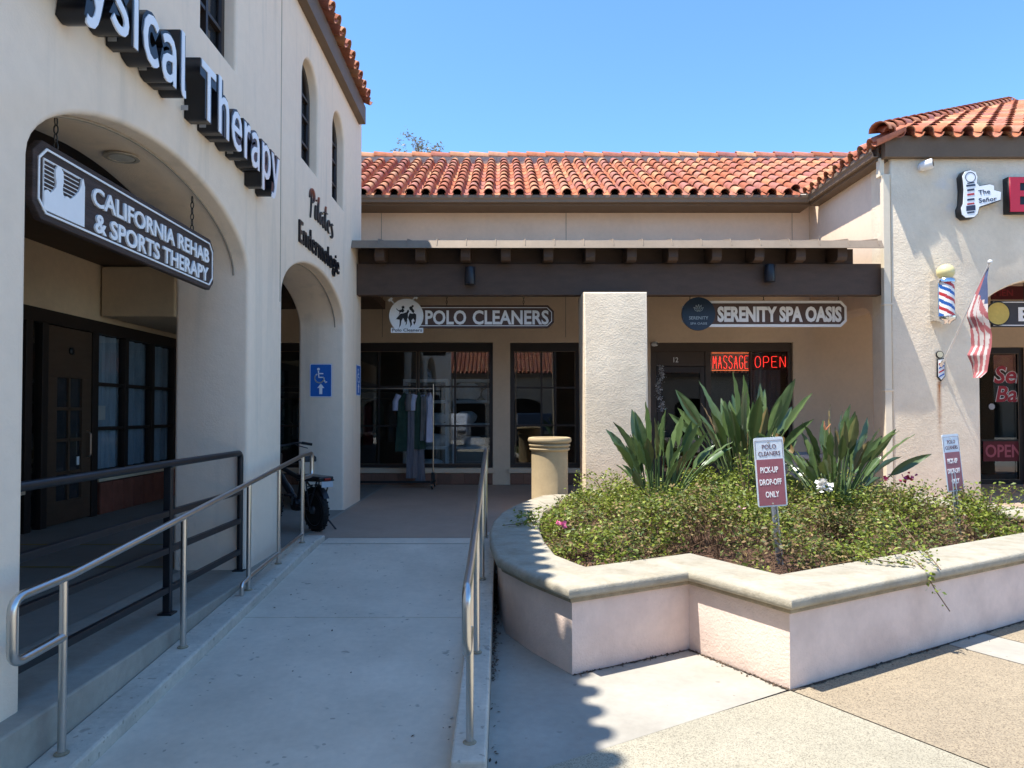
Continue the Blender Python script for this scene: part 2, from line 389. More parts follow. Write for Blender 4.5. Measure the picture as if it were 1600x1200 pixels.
def caps(mb, p, q, r=.125, L=.47, up=(0,0,1)):
    p, q = Vector(p), Vector(q); d = (q-p); n = int(d.length/L); d.normalize(); up = Vector(up); u = d.cross(up).normalized(); nn = u.cross(d).normalized()
    for i in range(n): barrel(mb, p + d*(i*L) + nn*.03, u, (d - nn*.05).normalized(), nn, L+.05, r, r*.85, th=.016)
mortar = mat('mortar', (.42,.36,.30), 1, var=.2, vs=20)

# ------------------------------------------------------------------ left building with the arcade
XW, TW = -2.3, .67
SPR = E + 1.25
A1, A2 = (3.46, 6.50), (7.48, 10.47)
lb = thing('stucco_arcade_building', 'two-storey cream stucco building with two arches, tall arched windows and black channel letters', 'building', (-5, 4, 0))
def arch_pts(a, b, spr, rise, n=28, pw=1.9):
    c = (a+b)/2; h = (b-a)/2; out = []
    for k in range(n+1):
        t = math.pi*(1-k/n); x = math.cos(t); y = math.sin(t)
        out.append((c + h*math.copysign(abs(x)**(2/pw), x), spr + rise*abs(y)**(2/pw)))
    return out
outer = [(-4,0)] + [(A1[0],0)] + arch_pts(*A1, SPR, .57) + [(A1[1],0),(A2[0],0)] + arch_pts(*A2, SPR, .56) + [(A2[1],0),(11.7,0),(11.7,6.72),(-4,6.72)]
def win(y0, y1, zb, zs, rise): return [(y0,zb)] + [(y1,zb)] + arch_pts(y0, y1, zs, rise, 18, 2)[::-1]
WINS = [(5.43,6.16,E+2.96,E+3.87,.35),(8.19,8.92,E+2.95,E+3.86,.36),(9.68,10.41,E+2.95,E+3.86,.36)]
link_mesh('wall', plate([outer]+[win(*q) for q in WINS], TW, .035, EASTW((XW-TW/2,0,0))), stucco, lb, smooth=35)
bead_m = mat('bead', (.36,.31,.25), .9)
for a in (A1, A2):
    mb = MB(); mb.tube([(XW-.14, y, z) for y, z in arch_pts(*a, SPR, .56)], .010, 6)
    mb.build('reveal_bead', bead_m, lb)
MB().box(XW-.002, XW+.004, 7.40, 7.412, E+1.15, 6.6).build('control_joint', bead_m, lb)
dkglass = mat('dark_window_glass', (.03,.032,.036), .08, spec=.9, var=0)
for q in WINS:
    y0, y1, zb, zs, rise = q; xx = XW-.14
    W = link_mesh('window', plate([offset_poly(win(y0-.02,y1+.02,zb-.02,zs,rise+.02),0), offset_poly(win(y0,y1,zb,zs,rise),-.06)], .06, 0, EASTW((xx,0,0))), frame_b, lb)
    mb = MB(); mb.box(xx-.02, xx+.03, (y0+y1)/2-.02, (y0+y1)/2+.02, zb, zs+rise-.03)
    for z in (zb+.33, zb+.66, zs): mb.box(xx-.018, xx+.026, y0, y1, z-.016, z+.016)
    mb.build('muntin', frame_b, W)
    mb = MB(); mb.prism(win(y0-.01,y1+.01,zb-.01,zs,rise+.01), (xx-.02,0,0), (0,1,0), (0,0,1), (-.01,0,0)); mb.build('pane', dkglass, W)
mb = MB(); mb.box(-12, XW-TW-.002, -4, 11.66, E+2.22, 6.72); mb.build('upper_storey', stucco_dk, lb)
mb = MB(); mb.prism([(-5.58,-4),(XW-TW+.1,-4),(XW-TW+.1,11.705),(XW-.004,11.705),(XW-.004,14.15),(-5.58,14.15)], (0,0,E+2.05), (1,0,0), (0,1,0), (0,0,.15)); mb.build('arcade_ceiling', dkbrown, lb)  # outer strip past the wall end added to block a sun patch
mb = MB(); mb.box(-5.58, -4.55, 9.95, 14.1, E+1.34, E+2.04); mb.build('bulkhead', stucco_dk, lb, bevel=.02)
# eave
mb = MB(); mb.box(-2.9, -2.19, -4, 11.45, E+4.64, E+4.92); mb.build('fascia', brown, lb, bevel=.006)
mb = MB(); o = Vector((-2.12, -4, E+4.93)); s = Vector((-1,0,.45)).normalized()
tiles(mb, o, (0,1,0), s, 51, 11, pitch=.3)
mb.build('tile_roof', tile_m, lb, smooth=50, fix=False)
mb = MB(); mb.add([(-2.25,-4,E+4.92),(-2.25,11.4,E+4.92),(-6.9,11.4,E+7.05),(-6.9,-4,E+7.05),(-11.5,11.4,E+4.94),(-11.5,-4,E+4.94)],[(0,1,2,3),(3,2,4,5),(1,4,2),(0,3,5)]); mb.build('roof_deck', mortar, lb)
# downlight in the arch soffit (recessed can)
dl = Vector((-2.685, 5.03, 0))
zc = SPR + .57*(1-abs((dl.y-4.98)/1.52)**1.9)**(1/1.9)
nrm = Vector((0, .01, -1)).normalized()
mb = MB(); mb.lathe([(.115,.006),(.115,.016),(.09,.018),(.082,.002)], (dl.x, dl.y, zc-.006), 24, 0, nrm); mb.build('downlight', mat('white_trim', (.42,.38,.32), .4), lb, smooth=40)
mb = MB(); mb.lathe([(.0001,.008),(.03,.0085),(.06,.010),(.083,.016)], (dl.x, dl.y, zc-.006), 24, 0, nrm); mb.build('reflector', mat('reflector', (.80,.78,.72), .4, .3), lb, smooth=60)
# inner shop front of the arcade
XI = -5.6
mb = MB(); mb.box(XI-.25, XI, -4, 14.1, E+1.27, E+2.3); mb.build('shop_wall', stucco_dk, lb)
mb = MB()
for y0, y1, z0, z1 in ((-4,14.1,E+1.10,E+1.27),(8.40,8.52,FZ,E+1.1),(8.70,8.82,FZ,E+1.1),(9.78,9.92,FZ,E+1.1),(10.62,10.72,.95,E+1.1),(11.42,11.52,.95,E+1.1),(12.2,12.3,.95,E+1.1),(13.9,14.1,.95,E+1.1),(9.92,14.1,.86,.95),(-4,8.4,.86,.95),(7.4,7.5,.95,E+1.1),(6.2,6.3,.95,E+1.1)):
    mb.box(XI-.08, XI+.02, y0, y1, z0, z1)
for y0, y1 in ((9.92,10.62),(10.72,11.42),(11.52,12.2),(12.3,13.9)):
    for z in (E+.40, E-.22): mb.box(XI-.06, XI, y0, y1, z-.025, z+.025)
mb.build('shop_frame', frame_b, lb, bevel=.004)
D = MB().box(XI-.05, XI+.005, 8.83, 9.77, FZ+.02, FZ+.30).box(XI-.05, XI+.005, 8.83, 9.77, E+.45, E+1.09).box(XI-.05, XI+.005, 8.83, 9.02, FZ+.3, E+.45).box(XI-.05, XI+.005, 9.56, 9.77, FZ+.3, E+.45)
for z in (.98, 1.40, 1.80): D.box(XI-.04, XI, 9.02, 9.56, z-.02, z+.02)
D.box(XI-.04, XI, 9.27, 9.31, FZ+.3, E+.45)
D = D.build('door', mat('door_brown', (.085,.05,.03), .55, var=.15, stretch=(1,1,6)), lb, bevel=.004)
MB().box(XI-.035, XI-.03, 9.02, 9.56, FZ+.3, E+.45).build('pane', dkglass, D)
MB().tube(fillet([(XI,9.67,1.15),(XI+.06,9.67,1.17),(XI+.06,9.67,1.48),(XI,9.67,1.50)],.03),.011).build('handle', steel, D)
MB().box(XI-.03, XI-.02, 9.5, 9.55, 1.06, 1.17).build('notice', white, D)
MB().lathe([(.05,0),(.05,.02),(.03,.03)], (XI+.005,9.3,E+.80), 16, 0, (1,0,0)).build('emblem', black, D)
pn = MB()
for y0, y1, z0 in ((9.92,10.62,.95),(10.72,11.42,.95),(11.52,12.2,.95),(12.3,13.9,.95),(8.52,8.7,.4),(7.5,8.4,.95),(6.3,7.4,.95),(-4,6.2,.95)): pn.add([(XI-.03,y0,z0),(XI-.03,y1,z0),(XI-.03,y1,E+1.1),(XI-.03,y0,E+1.1)], [(0,1,2,3)])
pn.build('window_pane', glass_shop, lb, fix=False)
cm = mat('curtain', (.36,.42,.48), .9, var=.15, vs=6, stretch=(1,3,.3))
mb = MB(); N = 240; vs = []; fs = []
for i in range(N+1):
    y = 9.93 + 4.1*i/N; x = XI-.09 + .03*math.sin(y*23) + .02*math.sin(y*51+1)
    if (y*1.33) % 1 < .12: x -= .10
    vs += [(x,y,.96),(x+.01*math.sin(y*9),y,E+1.09)]
fs = [(2*i,2*i+2,2*i+3,2*i+1) for i in range(N)]
mb.add(vs, fs); mb.build('curtain', cm, lb, fix=False)
MB().box(XI-.045, XI-.04, 10.0, 10.2, E-.10, E+.10).build('poster', mat('poster', (.6,.55,.5), .6), lb)
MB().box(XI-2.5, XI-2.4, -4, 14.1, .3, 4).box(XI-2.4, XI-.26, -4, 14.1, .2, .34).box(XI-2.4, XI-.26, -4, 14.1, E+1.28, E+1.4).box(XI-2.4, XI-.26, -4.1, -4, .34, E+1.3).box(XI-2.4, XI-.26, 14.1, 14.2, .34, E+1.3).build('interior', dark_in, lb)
brick = mat('base_tile', (.24,.075,.045), .6, var=.2, vs=5)
mb = MB()
for ya, yb in ((10.0,14.0),(5.0,8.1)):
    mb = MB().box(XI-.06, XI+.012, ya, yb, FZ, .775)
    for y0 in np.arange(ya, yb, .3): mb.box(XI-.05, XI+.02, y0+.006, y0+.294, FZ+.006, .77)
    mb.build('tile_base', brick, lb, bevel=.006)
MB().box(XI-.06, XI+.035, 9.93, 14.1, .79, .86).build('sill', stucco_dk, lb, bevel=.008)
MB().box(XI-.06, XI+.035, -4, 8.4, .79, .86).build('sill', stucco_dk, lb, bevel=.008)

# ------------------------------------------------------------------ shops across the back
YB = 14.2
bb = thing('tiled_shop_row', 'low stucco shop row with red tile roof and dark timber canopy, at the back', 'building', (2, YB, 0))
W1, W2, SP = (-5.2,-.178,.66,E+1.395), (.165,1.572,.66,E+1.395), (2.954,5.78,FZ-.02,E+1.395)
rect = lambda q: [(q[0],q[2]),(q[1],q[2]),(q[1],q[3]),(q[0],q[3])]
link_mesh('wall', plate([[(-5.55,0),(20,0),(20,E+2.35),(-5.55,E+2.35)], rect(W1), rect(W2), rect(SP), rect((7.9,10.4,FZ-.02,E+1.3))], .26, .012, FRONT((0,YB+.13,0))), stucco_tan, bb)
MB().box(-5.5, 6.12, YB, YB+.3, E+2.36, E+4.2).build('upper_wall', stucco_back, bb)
jl = mat('joint_line', (.30,.25,.20), .9)
for px in (595, 885, 1240): x = (px-784)*YB/FPX; MB().box(x-.006, x+.006, YB-.003, YB+.01, E+2.4, E+4.05).build('control_joint', jl, bb)
for px in (597, 884): x = (px-784)*YB/FPX; MB().box(x-.006, x+.006, YB-.003, YB+.01, E+1.5, E+2.34).build('control_joint', jl, bb)
YE, ZE = 13.62, E+4.13
MB().box(-5.5, 5.93, YE+.06, YB+.02, E+3.98, E+4.14).build('fascia', brown, bb)
def gutter(mb, p, q, out, h=.12, d=.11):
    p, q, out = Vector(p), Vector(q), Vector(out)
    prof = [(0,0),(d*.75,0),(d*.8,h*.35),(d,h*.6),(d,h),(d-.012,h),(d-.012,h*.62),(d*.8-.012,h*.37),(d*.75-.012,.012),(.012,.012),(.012,h),(0,h)]
    mb.prism(prof, p, out, (0,0,1), q-p)
mb = MB(); gutter(mb, (-5.5,YE+.055,E+4.02), (5.86,YE+.055,E+4.02), (0,-1,0), .13, .11); mb.build('gutter', gutter_m, bb)
sb = Vector((0,1,.514)).normalized()
mb = MB(); tiles(mb, (-5.5,YE-.03,ZE), (1,0,0), sb, 50, 10, keep=lambda x, y: (x-5.5) < 5.75 + y*.89)
caps(mb, (-5.5, 17.62, ZE+2.16), (9.9, 17.62, ZE+2.16), .15)
mb.build('tile_roof', tile_m, bb, smooth=50, fix=False)
MB().box(-5.5,9.9,17.50,17.74,ZE+1.7,ZE+2.2).build('ridge_mortar', mortar, bb)
MB().add([(-5.5,YE+.02,ZE-.01),(5.8,YE+.02,ZE-.01),(9.85,17.6,ZE+2.03),(-5.5,17.6,ZE+2.03),(9.85,21.6,ZE),(-5.5,21.6,ZE)],[(0,1,2,3),(3,2,4,5)]).build('roof_deck', mortar, bb)
# canopy
MB().box(-2.295, 6.02, 11.3, 11.48, E+1.86, E+2.36).build('beam', dkbrown, bb, bevel=.008)
MB().box(-2.295, 5.62, 11.42, 11.5, E+2.365, E+2.62).build('blocking', dkbrown, bb)
cz = lambda y: E+2.585 + (y-10.9)*.19
for i, px in enumerate((592,656,727,790,857,923,988,1053,1121,1188,1253,1318)):
    x = (px-784)*11.02/FPX
    if x > 5.3: x = 5.32
    m = MB(); pr = [(11.0,cz(11.0)-.03),(11.0,cz(11)-.2),(11.03,cz(11)-.25),(11.12,cz(11)-.265),(14.19,cz(14.19)-.265),(14.19,cz(14.19)-.03)]
    m.prism(pr, (x-.075,0,0), (0,1,0), (0,0,1), (.15,0,0)); m.build('rafter', dkbrown, bb, bevel=.008)
mb = MB(); mb.prism([(10.93,cz(10.93)-.02),(14.19,cz(14.19)-.02),(14.19,cz(14.19)+.02),(10.93,cz(10.93)+.02)], (-2.295,0,0), (0,1,0), (0,0,1), (8.10,0,0)); mb.build('canopy_deck', dkbrown, bb)
metal_c = mat('canopy_metal', (.24,.185,.135), .6, .1, var=.1)
MB().prism([(11.72,cz(11.72)-.02),(14.19,cz(14.19)-.02),(14.19,cz(14.19)+.03),(11.72,cz(11.72)+.03)], (-2.96,0,0), (0,1,0), (0,0,1), (.66,0,0)).build('canopy_deck', dkbrown, bb)  # extra deck strip left of the canopy, added to block the sun
MB().box(-3.1,-2.962,11.72,14.19,E+2.21,E+4.2).build('sun_block_wall', stucco_back, bb)  # unseen wall added to keep sun off the walkway floor
mb = MB(); mb.prism([(10.86,cz(10.9)-.075),(10.885,cz(10.9)-.075),(10.95,cz(10.95)+.035),(14.19,cz(14.19)+.035),(14.19,cz(14.19)+.045),(10.935,cz(10.95)+.048)], (-2.295,0,0), (0,1,0), (0,0,1), (8.12,0,0))
for k in range(19):
    x = -1.9 + k*.45
    if x < 5.8: mb.prism([(10.875,cz(10.9)-.03),(10.94,cz(10.95)+.075),(14.18,cz(14.18)+.08),(14.18,cz(14.18)+.04),(10.945,cz(10.95)+.04)], (x,0,0), (0,1,0), (0,0,1), (.014,0,0))
mb.build('canopy_roof', metal_c, bb, bevel=.003)
# pillar carrying the beam
xa, xb = (913-784)*10.9/FPX, (1014-784)*10.9/FPX
link_mesh('pillar', plate([[(xa+.02,0),(xb+.0,0),(xb-.02,E+1.845),(xa-.01,E+1.845)]], .75, .03, FRONT((0,10.9+.375,0))), stucco_pier, bb, smooth=35)
# shop fronts
def shopfront(par, x0, x1, z0, z1, y, head=.16, vs=(), thin=(), hs=(), fw=.07):
    mb = MB(); mb.box(x0, x1, y+.07, y+.17, z1-head, z1-.002); mb.box(x0, x1, y+.07, y+.17, z0, z0+fw)
    mb.box(x0, x0+fw, y+.07, y+.17, z0+fw, z1-head); mb.box(x1-fw, x1, y+.07, y+.17, z0+fw, z1-head)
    for v in vs: mb.box(v-fw/2, v+fw/2, y+.072, y+.168, z0+fw, z1-head)
    f = mb.build('shop_window', frame_b, par, bevel=.004)
    mb = MB()
    for v in thin: mb.box(v-.018, v+.018, y+.09, y+.15, z0+fw, z1-head)
    ed = [x0+fw] + sorted(vs) + [x1-fw]
    for h in hs:
        for a, b in zip(ed[:-1], ed[1:]): mb.box(a, b, y+.088, y+.152, h-.018, h+.018)
    if thin or hs: mb.build('muntin', frame_b, f)
    mb = MB(); mb.box(x0+.02, x1-.02, y+.118, y+.124, z0+.02, z1-head+.02); mb.build('pane', glass_shop, f)
    # bright bead round the panes
    for a, b in zip(ed[:-1], ed[1:]):
        a += .02; b -= .02; mb = MB()
        for p, q, r_, t_ in ((a,b,z1-head-.012,z1-head),(a,b,z0+fw,z0+fw+.012),(a,a+.012,z0+fw+.012,z1-head-.012),(b-.012,b,z0+fw+.012,z1-head-.012)): mb.box(p, q, y+.06, y+.068, r_, t_)
        mb.build('bead', gutter_m, f)
    return f
pxx = lambda px, Y=YB+.1: (px-784)*Y/FPX
shopfront(bb, *W1, YB, .17, (pxx(653),-3.2), (pxx(711),pxx(592),-3.9), (E+.52,E-.26,))
shopfront(bb, *W2, YB, .17, (), (pxx(846),pxx(868)), (E+.50,E-.25), .09)
for a, b in ((-5.2,-.14),(.13,1.6)): MB().box(a,b,YB-.05,YB+.1,.56,.655).build('sill', stucco_tan, bb, bevel=.01)
base2 = mat('base_square_tile', (.20,.10,.065), .6, var=.15, vs=4, island=.3)
for xa_, xb_ in ((-5.2,-.18),(.17,1.58)):
    mb = MB().box(xa_, xb_, YB-.013, YB+.04, FZ, .552)
    for x in np.arange(xa_, xb_-.1, .262): mb.box(x+.006, min(x+.256,xb_), YB-.02, YB+.05, FZ+.005, .548)
    mb.build('tile_base', base2, bb, bevel=.005)
# spa front: door and window
y = YB+.05
mb = MB(); mb.box(2.96,5.775,y,y+.1,E+1.22,E+1.39); mb.box(2.96,3.08,y,y+.1,FZ,E+1.22); mb.box(4.05,4.16,y,y+.1,FZ,E+1.22)
mb.box(3.08,4.05,y+.02,y+.08,E+.93,E+1.22); mb.box(5.70,5.775,y,y+.1,FZ,E+1.22); mb.box(4.16,5.70,y,y+.1,FZ,.75)
mb.box(4.95,4.985,y+.01,y+.09,.75,E+1.22); mb.box(4.16,5.70,y+.02,y+.08,E-.02,E+.02)
mb.build('spa_frame', mat('spa_frame_brown', (.06,.042,.03), .5), bb, bevel=.005)
dr = MB().box(3.09,3.18,y+.01,y+.07,FZ+.01,E+.92).box(3.95,4.04,y+.01,y+.07,FZ+.01,E+.92).box(3.18,3.95,y+.01,y+.07,E+.80,E+.92).box(3.18,3.95,y+.01,y+.07,FZ+.01,FZ+.25).build('door', frame_b, bb, bevel=.004)
MB().box(3.18,3.95,y+.035,y+.042,FZ+.25,E+.8).build('pane', glass_dark, dr)
MB().tube(fillet([(3.89,y+.01,1.2),(3.89,y-.05,1.2),(3.89,y-.05,1.6),(3.89,y+.01,1.6)],.03),.012).build('handle', steel, dr)
for a, b in ((4.16,4.95),(4.985,5.70)): MB().box(a,b,y+.05,y+.056,.75,E+1.22).build('spa_pane', glass_shop, bb)
link_mesh('house_number', text('12', FRONT((pxx(1053,y),y+.018,E+1.005)), .095, .10, .004, .01), white, bb)
# dim rooms behind the glass
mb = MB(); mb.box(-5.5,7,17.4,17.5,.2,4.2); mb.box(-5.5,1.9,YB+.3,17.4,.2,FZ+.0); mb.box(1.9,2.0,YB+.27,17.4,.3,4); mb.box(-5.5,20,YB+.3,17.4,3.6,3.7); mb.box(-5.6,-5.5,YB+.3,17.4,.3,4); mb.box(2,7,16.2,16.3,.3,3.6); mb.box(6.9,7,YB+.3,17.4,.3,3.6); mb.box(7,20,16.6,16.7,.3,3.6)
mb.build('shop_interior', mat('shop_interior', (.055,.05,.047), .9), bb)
# spa curtain
mb = MB(); vs = []; N = 70
for i in range(N+1): x = 5.05+.6*i/N; vs += [(x,YB+.32+.03*math.sin(x*60),.8),(x,YB+.32+.03*math.sin(x*60),E+1.2)]
mb.add(vs, [(2*i,2*i+2,2*i+3,2*i+1) for i in range(N)]); mb.build('curtain', mat('spa_curtain', (.20,.20,.21), .9), bb, fix=False)

# ------------------------------------------------------------------ right building (barber)
XR, YR = 6.11, 11.2
rb = thing('corner_shop_building', 'pale lace-stucco corner building with hipped clay tile roof and arched opening', 'building', (8, YR, 0))
ax0 = (1532-784)*YR/FPX
def pier_mat():
    m = stucco_pier.copy(); m.name = 'stained_lace_stucco'; t = m.node_tree; N, L = t.nodes, t.links
    b = N['Principled BSDF']; src = b.inputs['Base Color'].links[0].from_socket
    geo = N.new('ShaderNodeNewGeometry'); sp = N.new('ShaderNodeSeparateXYZ'); L.new(geo.outputs['Position'], sp.inputs[0])
    def M(op, a, b_, clamp=False):
        q = N.new('ShaderNodeMath'); q.operation = op; q.use_clamp = clamp
        for i, v in enumerate((a, b_)):
            if hasattr(v, 'links'): L.new(v, q.inputs[i])
            else: q.inputs[i].default_value = v
        return q.outputs[0]
    c = PY(1469, 596, YR); c2 = PY(1467, 690, YR)
    dx = M('DIVIDE', M('ABSOLUTE', M('SUBTRACT', sp.outputs[0], c.x-.015), 0), .05)
    fx = M('SUBTRACT', 1, dx, True); tz = M('DIVIDE', M('SUBTRACT', sp.outputs[2], c2.z), c.z-c2.z)
    on = M('MULTIPLY', M('GREATER_THAN', tz, 0), M('LESS_THAN', tz, 1.0))
    n = N.new('ShaderNodeTexNoise'); n.inputs['Scale'].default_value = 22; mp = N.new('ShaderNodeMapping'); mp.inputs['Scale'].default_value = (2,1,.35)
    L.new(geo.outputs['Position'], mp.inputs[0]); L.new(mp.outputs[0], n.inputs['Vector'])
    f = M('MULTIPLY', M('MULTIPLY', fx, on), M('MULTIPLY', M('ADD', tz, .15), M('MULTIPLY', n.outputs['Fac'], 1.7)), True)
    mx = N.new('ShaderNodeMix'); mx.data_type = 'RGBA'; L.new(f, mx.inputs[0]); L.new(src, mx.inputs[6]); mx.inputs[7].default_value = (.36,.13,.03,1)
    # pale touched-up paint left beside the sign
    q = PY(1492, 300, YR); n2 = N.new('ShaderNodeTexNoise'); n2.inputs['Scale'].default_value = 3.2; L.new(geo.outputs['Position'], n2.inputs['Vector'])
    ex = M('ABSOLUTE', M('DIVIDE', M('SUBTRACT', sp.outputs[0], q.x), .42), 0); ez = M('ABSOLUTE', M('DIVIDE', M('SUBTRACT', sp.outputs[2], q.z), .32), 0)
    el = M('SUBTRACT', 1.25, M('ADD', M('POWER', ex, 2), M('POWER', ez, 2)), True)
    pf = M('MULTIPLY', el, M('MULTIPLY', M('SUBTRACT', n2.outputs['Fac'], .47), 9, True), True)
    m2 = N.new('ShaderNodeMix'); m2.data_type = 'RGBA'; L.new(M('MULTIPLY', pf, .55), m2.inputs[0]); L.new(mx.outputs[2], m2.inputs[6]); m2.inputs[7].default_value = (.66,.63,.60,1)
    L.new(m2.outputs[2], b.inputs['Base Color']); return m
stained = pier_mat()
fr = [(XR,0),(ax0,0)] + arch_pts(ax0, ax0+3.0, E+1.55, .62) + [(ax0+3.0,0),(ax0+4.1,0)] + arch_pts(ax0+4.1, ax0+7.1, E+1.55, .62) + [(ax0+7.1,0),(20,0),(20,E+4.1),(XR,E+4.1)]
link_mesh('front_wall', plate([fr], .6, .03, FRONT((0,YR+.3,0))), stained, rb, smooth=35)
sd = [(11.55,0),(11.82,0),(11.82,E+1.5),(11.88,E+1.64),(12.0,E+1.74),(12.2,E+1.78),(14.19,E+1.78),(14.19,E+4.1),(11.55,E+4.1)]
link_mesh('side_wall', plate([sd], .5, .02, frame((XR+.256,0,0),(0,-1,0),(0,0,1)) @ Matrix.Scale(-1,4,(1,0,0))), stucco_back, rb, smooth=35)
MB().box(XR+.5, 20, 14.35, 22, E+2.4, E+4.1).box(XR+.55, 20, YR+.62, 14.1, E+2.3, E+2.4).build('upper_storey', stucco_back, rb)
# eaves
YF = 11.10; XS = 5.9
MB().box(5.98, 20, YF, YR+.02, E+3.99, E+4.325).build('fascia', brown, rb, bevel=.006)
MB().box(XS+.02, XR+.02, YF+.16, 13.75, E+3.98, E+4.10).build('side_fascia', brown, rb, bevel=.006)
mb = MB(); gutter(mb, (XS+.04,YF+.12,E+4.03), (XS+.04,13.62,E+4.03), (-1,0,0), .15, .12); mb.build('gutter', gutter_m, rb)
sf = Vector((0,1,.5)).normalized(); ZF = E+4.30
mb = MB(); kk = 1/math.sqrt(1.25)
tiles(mb, (5.86,YF-.06,ZF), (1,0,0), sf, 47, 18, keep=lambda x, y: y*kk+.13 < x+.12)
sr = Vector((1,0,.5)).normalized()
tiles(mb, (XS-.07,13.75,E+4.17), (0,-1,0), sr, 10, 8, keep=lambda x, y: y*kk+.30 < (2.87-x))
caps(mb, (5.84,YF-.10,ZF+.02), (13.2,YF+7.26,ZF+3.70), .155)
mb.build('tile_roof', tile_m, rb, smooth=50, fix=False)
MB().add([(5.95,YF+.0,ZF-.03),(20,YF+.0,ZF-.03),(20,18,ZF+3.48),(12.97,18,ZF+3.48),(5.95,13.6,E+4.16),(9.0,17.6,ZF+1.6)],[(0,1,2,3),(0,3,5,4)]).build('roof_deck', mortar, rb)
pipe_m = mat('cream_pipe', (.76,.65,.49), .6, var=.05)
mb = MB(); mb.box(5.985, 6.095, YR-.02, YR+.075, FZ, E+3.75); mb.box(5.95,6.03,YR+.02,YR+.12,E+3.72,E+4.02)
for z in (E+.35, E+1.7): mb.box(5.975,6.108,YR-.03,YR+.085,z-.015,z+.015)
mb.build('downspout', pipe_m, rb, bevel=.008)
# barber shop front behind the arch
f = shopfront(rb, 7.9, 10.4, FZ, E+1.3, YB, .12, (9.05,), (), (E-.55,), .09)
# ------------------------------------------------------------------ planter
wall_poly = [(.47,4.82),(1.387,5.34),(1.82,4.56),(6.45,7.283),(5.9,9.9),(.78,10.05),(.62,9.95),(.42,9.47),(.22,8.9),(.07,8.3),(-.02,7.6),(-.045,7.0),(-.03,6.4),(.03,5.73),(.22,5.28)]
wall_poly = [tuple(p) for p in [Vector(q) for q in wall_poly]]
pl = thing('planter', 'long angular pink stucco planter with broad pale concrete cap, curved at its left end', 'planter', (2.5, 7, 0))
M0 = lambda z: Matrix.Translation((0, 0, z))
def dense(poly):  # smooth the curved end
    return poly
inner = offset_poly(wall_poly, -.42)
link_mesh('wall', plate([wall_poly, offset_poly(wall_poly, -.3)], .5, .012, M0(.245)), planter_m, pl, smooth=30)
link_mesh('cap_lip', plate([offset_poly(wall_poly, .03), offset_poly(wall_poly, -.3)], .035, .008, M0(.505)), lip_m, pl, smooth=40)
link_mesh('cap', plate([offset_poly(wall_poly, .075), inner], .085, .035, M0(.562), 3), cap_m, pl, smooth=50)
sheet('planter_soil', [tuple(p) for p in offset_poly(wall_poly, -.35)], soil_m, .50)
gap = MB()
pp = offset_poly(wall_poly, .004)
# dirt-filled crack along the foot of the planter
for i in range(3):
    a, b = pp[i], pp[(i+1)]
    n = int((b-a).length/.03)
    for k in range(n):
        t0, t1 = k/n, (k+1)/n; d = (b-a).normalized(); nn = Vector((d.y, -d.x)); w0 = .008+.020*random.random()
        p, q = a.lerp(b, t0), a.lerp(b, t1)
        gap.add([(p.x,p.y,.004),(q.x,q.y,.004),(q.x+nn.x*w0,q.y+nn.y*w0,.0045),(p.x+nn.x*w0,p.y+nn.y*w0,.0045)], [(0,1,2,3)])
tag(gap.build('dirt_crack', mat('crack_dirt', (.05,.04,.032), 1), fix=False), kind='structure')

# ------------------------------------------------------------------ handrails
def handrail(name, label, posts, x0, x1, zb, toward):
    t = thing(name, label, 'handrail', (x0, posts[0], zb(posts[0])))
    X = lambda y: x0 + (x1-x0)*(y-posts[0])/(posts[-1]-posts[0])
    r = .021; y0, y1 = posts[0]-.36, posts[-1]+.36
    top = lambda y: zt(y)
    lowdrop = .28
    za = lambda y: zb(max(posts[0], min(posts[-1], y)))
    def zt(y): return zb(posts[0]) + .83 + (y-posts[0])/(posts[-1]-posts[0])*(zb(posts[-1])+.91-zb(posts[0])-.83)
    ze = zt(posts[-1])
    pts = [(X(posts[0]),posts[0],zt(posts[0])-lowdrop),(X(y0),y0,zt(posts[0])-lowdrop-.01),(X(y0),y0,zt(posts[0])-.01),(X(posts[0]+.05),posts[0]+.05,zt(posts[0])+.0),(X(posts[-1]),posts[-1],ze),(X(y1),y1,ze+.01),(X(y1),y1,ze-.24),(X(posts[-1]),posts[-1],ze-.24)]
    q = [Vector(p) for p in pts]
    out = [q[0]] + fillet([q[0],q[1],q[2],q[3]], .07)[1:-1] + [q[3]] + fillet(q[3:7]+[q[7]], .06)[1:]
    MB().tube(out, r, 14).build('rail', steel, t, smooth=50)
    for y in posts:
        MB().tube([(X(y),y,zb(y)-.03),(X(y),y,zt(y)-.015)], .019, 14).build('post', steel, t, smooth=50)
        MB().lathe([(.034,0),(.034,.004),(.021,.012)], (X(y),y,zb(y)+.001), 16).build('collar', lip_m, t, smooth=40)
    return t
zl = lambda y: RAMP(min(y,7.6)) + .08
hl = handrail('ramp_handrail', 'stainless steel handrail on the left ramp curb, beside the arches', (3.43,4.72,5.93,6.72,7.52), -2.085, -2.085, zl, 1)
mb = MB(); mb.tube(fillet([(-2.085,5.78,zl(5.78)+.0),(-2.085,5.78,zl(5.78)+.09),(-2.085,5.93,zl(5.93)+.10),(-2.085,7.52,zl(7.52)+.09)],.03), .017, 12)
mb.build('low_rail', steel, hl, smooth=50)
zr = lambda y: RAMP(min(y,7.8)) + .095
handrail('ramp_handrail', 'stainless steel handrail on the right ramp curb, next to the planter', (3.5,4.6,6.2,7.75), -.155, -.175, zr, 1)
